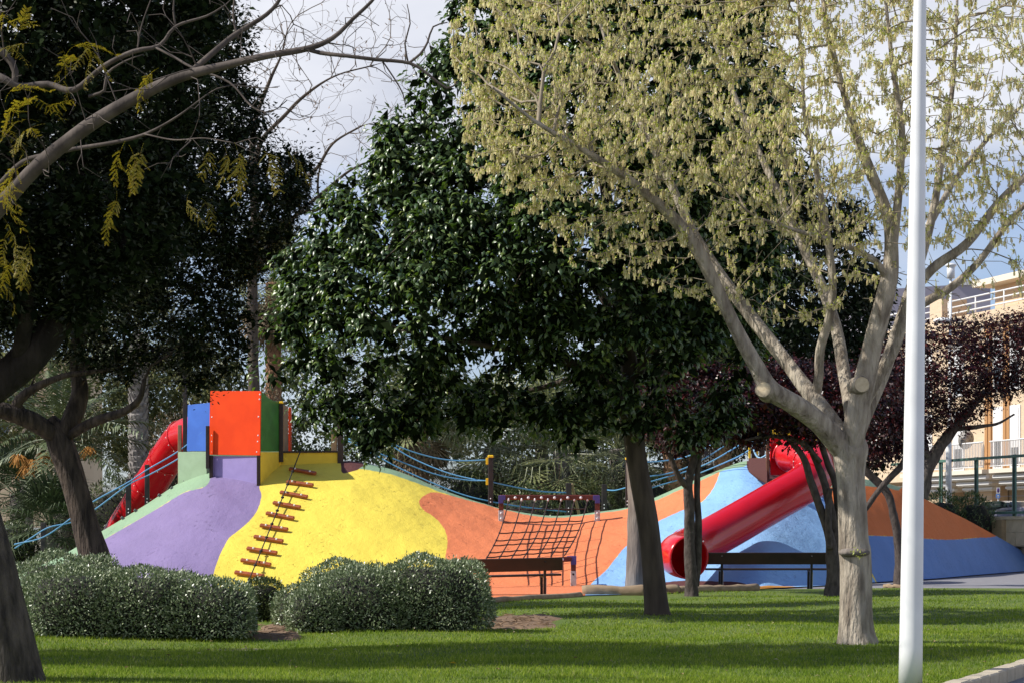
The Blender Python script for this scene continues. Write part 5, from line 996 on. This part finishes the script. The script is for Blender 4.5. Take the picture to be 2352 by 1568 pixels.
palm('palm with an orange-brown trunk behind the four blue ropes', 1660, 900, 60, 38, 'fan', 26, 2.2, PALM['tan'], 81, skirt=10)
palm('palm with a slim brown trunk behind the slim plum tree', 1545, 940, 60, 40, 'date', 22, 2.4, PALM['tan'], 82)

# ------------------------------------------------------------------ background trees
def bgtree(label, x, d, poly, lm, seed, n=330, crad=.55, L=.15, W=.06):
    evergreen('background_tree', label, (P(x, HY, d)[0], d, 0), [(x, 1310, d, 40), (x, 1150, d, 34), (x + 5, 1000, d, 28), (x, 880, d, 18)], [], poly, d, 2.2, n, 34, crad, L, W, LEAF[lm], BARK['grey'], seed, twigs=60, quad=True, group='trees behind the playground', sides=10)
bgtree('olive-toned tree behind the date palm at the left', 60, 72, [(-150, 700), (200, 740), (330, 860), (400, 960), (300, 1080), (120, 1020), (-150, 1100)], 'olive', 91)
bgtree('yellow-green tree behind the blue panel and red slide', 420, 74, [(250, 900), (330, 800), (470, 780), (560, 850), (580, 960), (500, 1080), (330, 1100), (240, 1020)], 'olive', 92)
bgtree('dense dark tree beyond the sagging blue ropes', 900, 76, [(615, 1040), (610, 900), (650, 800), (740, 770), (900, 770), (1050, 860), (1080, 1010), (1000, 1110), (760, 1120)], 'mid', 93)
bgtree('dense green tree beyond the climbing net', 1240, 78, [(1020, 980), (1080, 860), (1250, 820), (1400, 880), (1460, 1010), (1360, 1130), (1080, 1130)], 'mid', 94)
bgtree('dark tree beyond the four blue ropes', 1580, 78, [(1400, 980), (1440, 820), (1600, 780), (1720, 860), (1760, 1000), (1640, 1080), (1460, 1110)], 'dark', 95)
bgtree('dark tree beyond the slide platform', 1890, 72, [(1720, 900), (1800, 780), (1950, 760), (2040, 830), (2070, 960), (2030, 1070), (1820, 1060), (1720, 1010)], 'dark', 96)

# ------------------------------------------------------------------ buildings, wall, fence and street on the right
BX, BD = 1176 / FPX * 75.0, 75.0; bu = np.array([-.30, 1.0]); bu /= np.linalg.norm(bu); bn = np.array([-bu[1], bu[0]])     # facade line and outward normal
def Bp(s_, h, o_=0.0): q_ = np.array([BX, BD]) + bu * s_ + bn * o_; return np.array([q_[0], q_[1], h])
def sx2s(x): r_ = (x - HX) / FPX; return (BX - r_ * BD) / (-bu[0] + bu[1] * r_)
def block(name, s0, s1, h0, h1, o0, o1, mat, parent, bevel=0):
    V = [Bp(s_, h, o_) for h in (h0, h1) for s_, o_ in ((s0, o0), (s1, o0), (s1, o1), (s0, o1))]; F = [[3, 2, 1, 0], [4, 5, 6, 7], [0, 1, 5, 4], [1, 2, 6, 5], [2, 3, 7, 6], [3, 0, 4, 7]]
    o = mesh(name, V, F, mat, parent, origin=np.mean(V, 0)); return o
def brick_mat(name, c, c2, mort, rot=0.0):
    m, t, b = new_mat(name); co = t.nodes.new('ShaderNodeTexCoord'); mpn = t.nodes.new('ShaderNodeMapping'); mpn.inputs['Rotation'].default_value = (0, 0, rot); t.links.new(co.outputs['Object'], mpn.inputs['Vector'])
    sp = t.nodes.new('ShaderNodeSeparateXYZ'); t.links.new(mpn.outputs[0], sp.inputs[0]); cb = t.nodes.new('ShaderNodeCombineXYZ'); t.links.new(M(t, 'ADD', sp.outputs[0], sp.outputs[1]), cb.inputs[0]); t.links.new(sp.outputs[2], cb.inputs[1])
    bk = t.nodes.new('ShaderNodeTexBrick'); bk.inputs['Color1'].default_value = (*c, 1); bk.inputs['Color2'].default_value = (*c2, 1); bk.inputs['Mortar'].default_value = (*mort, 1)
    bk.inputs['Scale'].default_value = 1.0; bk.inputs['Brick Width'].default_value = .26; bk.inputs['Row Height'].default_value = .075; bk.inputs['Mortar Size'].default_value = .010; t.links.new(cb.outputs[0], bk.inputs['Vector']); t.links.new(bk.outputs['Color'], b.inputs['Base Color']); b.inputs['Roughness'].default_value = .85; return m
ang = -math.atan2(bu[1], bu[0])
MAT['brick'] = brick_mat('buff_brick', (.66, .50, .33), (.60, .44, .28), (.56, .47, .37), ang); MAT['stone'] = pmat('cream_wall_stone', (.60, .50, .35), (.52, .43, .30), scale=4, rough=.85, bump=.3, bscale=40)
MAT['render'] = pmat('tan_render', (.48, .38, .26), (.43, .34, .23), scale=1.5, rough=.9); MAT['white'] = pmat('white_metal_paint', (.72, .72, .72), rough=.4); MAT['ledge'] = pmat('cream_ledge', (.66, .60, .50), rough=.7)
MAT['glass'] = pmat('dark_window_glass', (.03, .04, .05), rough=.08, spec=.8); MAT['greenmetal'] = pmat('green_fence_paint', (.10, .20, .165), (.08, .165, .135), scale=6, rough=.45)
GZ = .75
o = mesh('road', [Bp(-12, GZ, 9.0), Bp(70, GZ, 9.0), Bp(70, GZ, -3), Bp(-12, GZ, -3)], [[0, 1, 2, 3]], pmat('pale_bounce_street', (.24, .23, .21), (.20, .19, .18), scale=30, rough=.95)); o['kind'] = 'structure'  # street colour lightened to bounce light into the ground floor recess
fl = thing('brick_apartment_building', Bp(2, GZ, 0), 'buff brick flats with white balconies beyond the fence at the right', 'building')
block('wall', -8, 16, 3.3, 9.2, -9, 0, MAT['brick'], fl); block('ground_floor_wall', -8, 16, GZ - .05, 3.3, -9, -.8, MAT['render'], fl)
for xs in (2166, 2262, 2380): s_ = sx2s(xs); block('pillar', s_ - .45, s_ + .45, GZ, 3.3, -.75, -.05, MAT['brick'], fl)
block('roof_parapet', -8, 16, 9.2, 9.75, -.5, .12, MAT['brick'], fl); block('penthouse_wall', -8, 6.2, 9.2, 11.2, -8, -2.4, MAT['brick'], fl); block('penthouse_roof', -8, 6.8, 11.2, 11.45, -8.5, -1.7, MAT['ledge'], fl); block('parapet_pier', 6.0, 7.0, 9.2, 10.6, -1.0, .14, MAT['brick'], fl); block('parapet_pier', 1.8, 2.3, 9.2, 11.2, -2.35, -1.6, MAT['brick'], fl)
def rails(parent, s0, s1, h, o_, n=3):
    for k in range(n): rod('terrace_rail', [Bp(s0, h + .25 * k, o_), Bp(s1, h + .25 * k, o_)], .035, MAT['white'], parent, 6)
    for s_ in np.arange(s0, s1 + .01, (s1 - s0) / max(1, round((s1 - s0) / 2))): rod('rail_post', [Bp(s_, h - .25, o_), Bp(s_, h + .25 * n - .25, o_)], .03, MAT['white'], parent, 6)
rails(fl, -7, 5.9, 9.95, -.1); rails(fl, 7.1, 15, 9.95, -.1)
bal0 = None
for (xa, xb) in ((2114, 2219), (2223, 2306), (2322, 2440)):
    s0, s1 = sx2s(xb), sx2s(xa); bo = block('balcony', s0, s1, 3.42, 3.58, -.02, .95, MAT['ledge'], fl)
    for k, (hh, ht, oo) in enumerate(((3.19, 3.418, .74), (2.97, 3.188, .54), (2.78, 2.968, .34))):
        block('corbel', s0 + .12 * k + .03, s1 - .12 * k - .03, hh, ht, -.01 - .001 * k, oo, MAT['ledge'], bo); block('ledge', s0 + .12 * k, s1 - .12 * k, hh + .05, ht - .06, oo - .1, oo + .05, MAT['white'], bo)
    rod('handrail', [Bp(s0, 4.62, .9), Bp(s1, 4.62, .9)], .03, MAT['white'], bo, 8); rod('bottom_rail', [Bp(s0, 3.68, .9), Bp(s1, 3.68, .9)], .02, MAT['white'], bo, 6)
    for s_ in np.arange(s0, s1, .115):
        if bal0 is None: bal0 = beam('baluster', Bp(s_, 3.68, .9), Bp(s_, 4.6, .9), .028, .028, MAT['white'], bo, bevel=0); bl = np.array(bal0.matrix_basis.translation) + ORG[bo.name] - Bp(s_, 3.68, .9)
        else: dup(bal0, bo, Bp(s_, 3.68, .9) + bl)
for (xa, xb, hs) in ((2190, 2216, 4.5), (2283, 2305, 4.7), (2321, 2345, 4.4), (2120, 2142, 4.3)):
    s0, s1 = sx2s(xb), sx2s(xa); wdw = block('window', s0, s1, 3.6, 6.0, -.02, .04, MAT['white'], fl); block('pane', s0 + .12, s1 - .12, 3.7, hs, .0, .05, MAT['glass'], wdw); block('shutter', s0 + .1, s1 - .1, hs, 5.9, .0, .06, MAT['white'], wdw)
    w2 = block('window', s0, s1, 6.6, 8.7, -.02, .04, MAT['white'], fl); block('pane', s0 + .12, s1 - .12, 6.7, 7.6, .0, .05, MAT['glass'], w2)
for x_ in (2268, 2276, 2310, 2318): block('pilaster', sx2s(x_) - .1, sx2s(x_) + .1, 3.6, 9.2, 0, .07, pmat('orange_brick_trim', (.42, .22, .09), rough=.85), fl)
dc = P(2217, 1008, BD + sx2s(2217) - 1.6); ds = thing('satellite_dish', dc + np.array([0, .1, -.3]), 'round grey satellite dish on the balcony of the brick flats', 'satellite dish')
bm = bmesh.new(); bmesh.ops.create_cone(bm, cap_ends=True, segments=24, radius1=.10, radius2=.38, depth=.10)
rotm = Matrix.Rotation(R(100), 4, 'X') @ Matrix.Rotation(R(25), 4, 'Y')
for v in bm.verts: v.co = rotm @ v.co + Vector(dc)
bm_obj('dish', bm, pmat('dish_grey', (.30, .29, .28), rough=.6), ds, True); rod('dish_arm', [dc, dc + np.array([-.3, -.5, .0])], .015, MAT['steel'], ds, 6); rod('bracket', [dc, dc + np.array([0, .25, -.4])], .025, MAT['steel'], ds, 6)
# retaining wall of cream blocks with a green fence on top
WX, WD = 1176 / FPX * 61.5, 61.5
def Wp(s_, h, o_=0.0): q_ = np.array([WX, WD]) + bu * s_ + bn * o_; return np.array([q_[0], q_[1], h])
def wsx(x): r_ = (x - HX) / FPX; return (WX - r_ * WD) / (-bu[0] + bu[1] * r_)
wl = thing('stone_wall', Wp(1, 0), 'cream stone block retaining wall beyond the right end of the mound', 'wall')
def wblock(nm, s0, s1, h0, h1, o0, o1, mat):
    V = [Wp(s_, h, o_) for h in (h0, h1) for s_, o_ in ((s0, o0), (s1, o0), (s1, o1), (s0, o1))]; return mesh(nm, V, [[3, 2, 1, 0], [4, 5, 6, 7], [0, 1, 5, 4], [1, 2, 6, 5], [2, 3, 7, 6], [3, 0, 4, 7]], mat, wl, origin=np.mean(V, 0))
wblock('core', -4, 9, -.05, 1.58, -.4, -.06, pmat('wall_mortar', (.42, .36, .27), rough=.95)); h = 0.0; row = 0
while h < 1.5:
    s_ = -4 + (row % 2) * .25
    while s_ < 9: L_ = .56 * rng.uniform(.92, 1.05); wblock('stone_block', s_, s_ + L_ - .012, h, h + .385, -.07, rng.uniform(-.004, .006), MAT['stone']); s_ += L_
    h += .395; row += 1
s_ = -4.0
while s_ < 9: wblock('cap_stone', s_, s_ + .74, 1.58, 1.68, -.45, .05, MAT['stone']); s_ += .75
wblock('pier', 1.05, 1.65, 0, 1.575, .008, .16, pmat('tan_pier_stone', (.38, .28, .16), (.33, .24, .14), rough=.85))
fe = thing('green_fence', Wp(1, 1.68), 'green metal fence of twin posts and rails on the stone wall', 'fence')
for x_ in (2068, 2149, 2230, 2317, 2410):
    s_ = wsx(x_)
    for ds_ in (-.07, .07): beam('post', Wp(s_ + ds_, 1.68, -.2), Wp(s_ + ds_, 3.62, -.2), .06, .06, MAT['greenmetal'], fe)
    beam('gap_bar', Wp(s_, 1.68, -.2), Wp(s_, 3.60, -.2), .05, .05, MAT['iron'], fe)  # dark bar standing in for the shadowy gap between the twin posts
for h_, w_ in ((3.56, .09), (1.80, .08)): beam('rail', Wp(-4, h_, -.14), Wp(9, h_, -.14), .05, w_, MAT['greenmetal'], fe)
for h_ in (2.32, 2.78): rod('wire', [Wp(-4, h_, -.2), Wp(9, h_, -.2)], .006, MAT['steel'], fe, 4)
# parked cars, parking sign, far lamps
def car(s_, o_, label, paint, hgt=1.48):
    e = thing('parked_car', Bp(s_, GZ, o_), label, 'car', 'cars parked behind the fence')
    prof_ = [(-2.1, .28), (-2.12, .62), (-1.95, .80), (-1.15, .92), (-.55, hgt - .06), (-.2, hgt), (.9, hgt - .02), (1.5, 1.15), (2.0, .98), (2.1, .62), (2.08, .28)]
    def prism(nm, pr, w0, w1, mat, par):
        n = len(pr); V = []
        for w_ in (w0, w1):
            for (a, z) in pr: V.append(Bp(s_ + a, GZ + z, o_ + w_ * (1.0 if z < .95 else .86)))
        F = [list(range(n)), list(range(2 * n - 1, n - 1, -1))] + [[i, (i + 1) % n, n + (i + 1) % n, n + i] for i in range(n)]; return mesh(nm, V, F, mat, par, origin=np.mean(V, 0))
    bd_ = prism('body', prof_, -.85, .85, paint, e)
    prism('side_window', [(-.95, .97), (-.48, hgt - .12), (.15, hgt - .09), (.15, .97)], .852, .875, MAT['glass'], e); prism('side_window', [(.22, .97), (.22, hgt - .09), (.85, hgt - .1), (1.3, 1.15), (1.35, .97)], .852, .875, MAT['glass'], e)
    V = [Bp(s_ - 1.16, GZ + .94, o_ + w_) for w_ in (-.68, .68)] + [Bp(s_ - .58, GZ + hgt - .07, o_ + w_) for w_ in (.62, -.62)]; V = [v + np.array([0, -.03, .03]) for v in V]; mesh('windscreen', V, [[0, 1, 2, 3]], MAT['glass'], e)
    for a in (-1.35, 1.3):
        for w_ in (-.8, .8):
            c_ = Bp(s_ + a, GZ + .32, o_ + w_); n3 = np.array([bn[0], bn[1], 0]); wh = rod('wheel', [c_ - n3 * .1, c_ + n3 * .1], .32, MAT['iron'], e, 20); rod('rim', [c_ + n3 * .1 * np.sign(w_), c_ + n3 * .115 * np.sign(w_)], .19, MAT['steel'], wh, 14)
def cso(x, d): q_ = np.array([(x - HX) / FPX * d - BX, d - BD]); return float(q_ @ bu), float(q_ @ bn)
car(*cso(2335, 66.8), 'dark green car parked behind the fence right of the oleander', pmat('dark_green_car_paint', (.018, .030, .028), rough=.2, coat=.6)); car(*cso(2385, 64.2), 'pale lilac grey car at the right edge behind the stone wall', pmat('lilac_grey_car_paint', (.30, .30, .38), rough=.25, coat=.5), 1.25)
sg = thing('parking_sign', P(2293, 1180, 70), 'small white and blue parking sign by the parked cars', 'sign')
slab('upper_plate', [P(2289, 1118, 70), P(2297, 1118, 70), P(2297, 1132, 70), P(2289, 1132, 70)], .02, MAT['white'], sg, 0)
ball('violet_disc', P(2293, 1125, 69.97), .055, pmat('sign_violet', (.10, .05, .20), rough=.5), sg, (.8, .15, 1.5), 12)
slab('lower_plate', [P(2288, 1133, 70), P(2297, 1133, 70), P(2297, 1143, 70), P(2288, 1143, 70)], .02, pmat('sign_blue', (.12, .28, .70), rough=.5), sg, 0)
slab('white_mark', [P(2291, 1135.5, 69.97), P(2294.5, 1135.5, 69.97), P(2294.5, 1141, 69.97), P(2291, 1141, 69.97)], .01, MAT['white'], sg, 0); rod('post', [P(2293, 1120, 70.04), P(2293, 1200, 70.04)], .03, MAT['steel'], sg, 8)
fl2 = thing('street_lamp', P(2179, 1240, 66) * np.array([1, 1, 0]) + np.array([0, 0, GZ]), 'thin white street lamp post in front of the brick flats', 'lamp post', 'far street lamps')
V, F = tube_geo([P(2179, 1200, 66), P(2179, 1010, 66), P(2180, 1005, 66), P(2184, 640, 66)], [.105, .10, .06, .045], 14); mesh('column', V, F, MAT['pole'], fl2, True)
ball('lamp_head', P(2166, 737, 66), .30, MAT['pole'], fl2, (1.1, .8, .35), 14); rod('arm', [P(2166, 735, 66), P(2183, 742, 66)], .03, MAT['pole'], fl2, 8); rod('lantern', [P(2184, 640, 66), P(2184, 612, 66)], .13, MAT['white'], fl2, 14); ball('lantern_cap', P(2184, 610, 66), .19, MAT['pole'], fl2, (1, 1, .4), 14)
fl3 = thing('street_lamp', P(2102, 1240, 60) * np.array([1, 1, 0]), 'far street lamp whose head peeks out right of the white column', 'lamp post', 'far street lamps')
rod('column', [P(2100, 1300, 60), P(2104, 520, 60)], [.09, .05], MAT['pole'], fl3, 12); ball('lamp_head', P(2128, 520, 60), .20, MAT['pole'], fl3, (1.1, .9, .55), 16); ball('diffuser', P(2129, 526, 60), .175, pmat('cream_diffuser', (.62, .52, .36), rough=.5), fl3, (1, .9, .8), 16); rod('arm', [P(2104, 522, 60), P(2120, 520, 60)], .03, MAT['pole'], fl3, 8)
# grey gable wall behind, cream block at the far left, white railing behind the ropes
gb = thing('grey_building', P(2120, 1200, 105) * np.array([1, 1, 0]), 'plain lilac grey gable wall rising behind the brick flats', 'building')
slab('gable_wall', [P(1985, 668, 105), P(2190, 655, 105), P(2275, 655, 105), P(2275, 1210, 105), P(1985, 1210, 105)], 8, pmat('lilac_render', (.34, .32, .38), (.31, .29, .35), scale=.4, rough=.9), gb, 0)
slab('white_roof', [P(2195, 655, 104.9), P(2215, 645, 104.9), P(2252, 640, 104.9), P(2262, 655, 104.9)], 6, MAT['white'], gb, 0)
cbk = thing('cream_building', P(70, 1200, 110) * np.array([1, 1, 0]), 'cream apartment block glimpsed through the dark tree at the left edge', 'building')
slab('wall', [P(-160, 815, 110), P(150, 825, 110), P(150, 1210, 110), P(-160, 1210, 110)], 10, pmat('cream_render', (.62, .50, .34), (.58, .46, .31), scale=.5, rough=.9), cbk, 0)
for k, yy in enumerate((850, 905, 960, 1015)):
    slab('floor_band', [P(-160, yy, 109.9), P(150, yy, 109.9), P(150, yy + 4, 109.9), P(-160, yy + 4, 109.9)], .09, pmat('band_brown', (.25, .19, .13), rough=.9) if k == 0 else bpy.data.materials['band_brown'], cbk, 0)
    for xx in (-120, -60, 0, 118): slab('window', [P(xx, yy + 12, 109.9), P(xx + 20, yy + 12, 109.9), P(xx + 20, yy + 42, 109.9), P(xx, yy + 42, 109.9)], .08, MAT['glass'], cbk, 0)
wr = thing('white_railing', P(1620, 1090, 66), 'white slatted railing glimpsed behind the four blue ropes', 'railing')
for x_ in np.arange(1598, 1652, 5): beam('slat', P(x_, 1090, 66), P(x_, 1008, 66), .03, .03, MAT['white'], wr, bevel=0)
for y_ in (1010, 1086): beam('rail', P(1594, y_, 66), P(1654, y_, 66), .04, .05, MAT['white'], wr, bevel=0)
# distant hills
V = []; xs = np.linspace(-1200, 3600, 60); hz = 1095 + 25 * np.sin(xs / 300) + 14 * np.sin(xs / 110 + 1)
for x_, y_ in zip(xs, hz):
    a = P(x_, y_, 520); V += [np.array([a[0] * .9, 430, -.1]), a, np.array([a[0] * 1.2, 640, -.1])]
F = [[3 * i, 3 * i + 3, 3 * i + 4, 3 * i + 1] for i in range(59)] + [[3 * i + 1, 3 * i + 4, 3 * i + 5, 3 * i + 2] for i in range(59)]
o = mesh('hills', V, F, pmat('hill_scrub', (.14, .16, .15), (.20, .21, .20), scale=.02, rough=1), smooth=True); o['kind'] = 'structure'
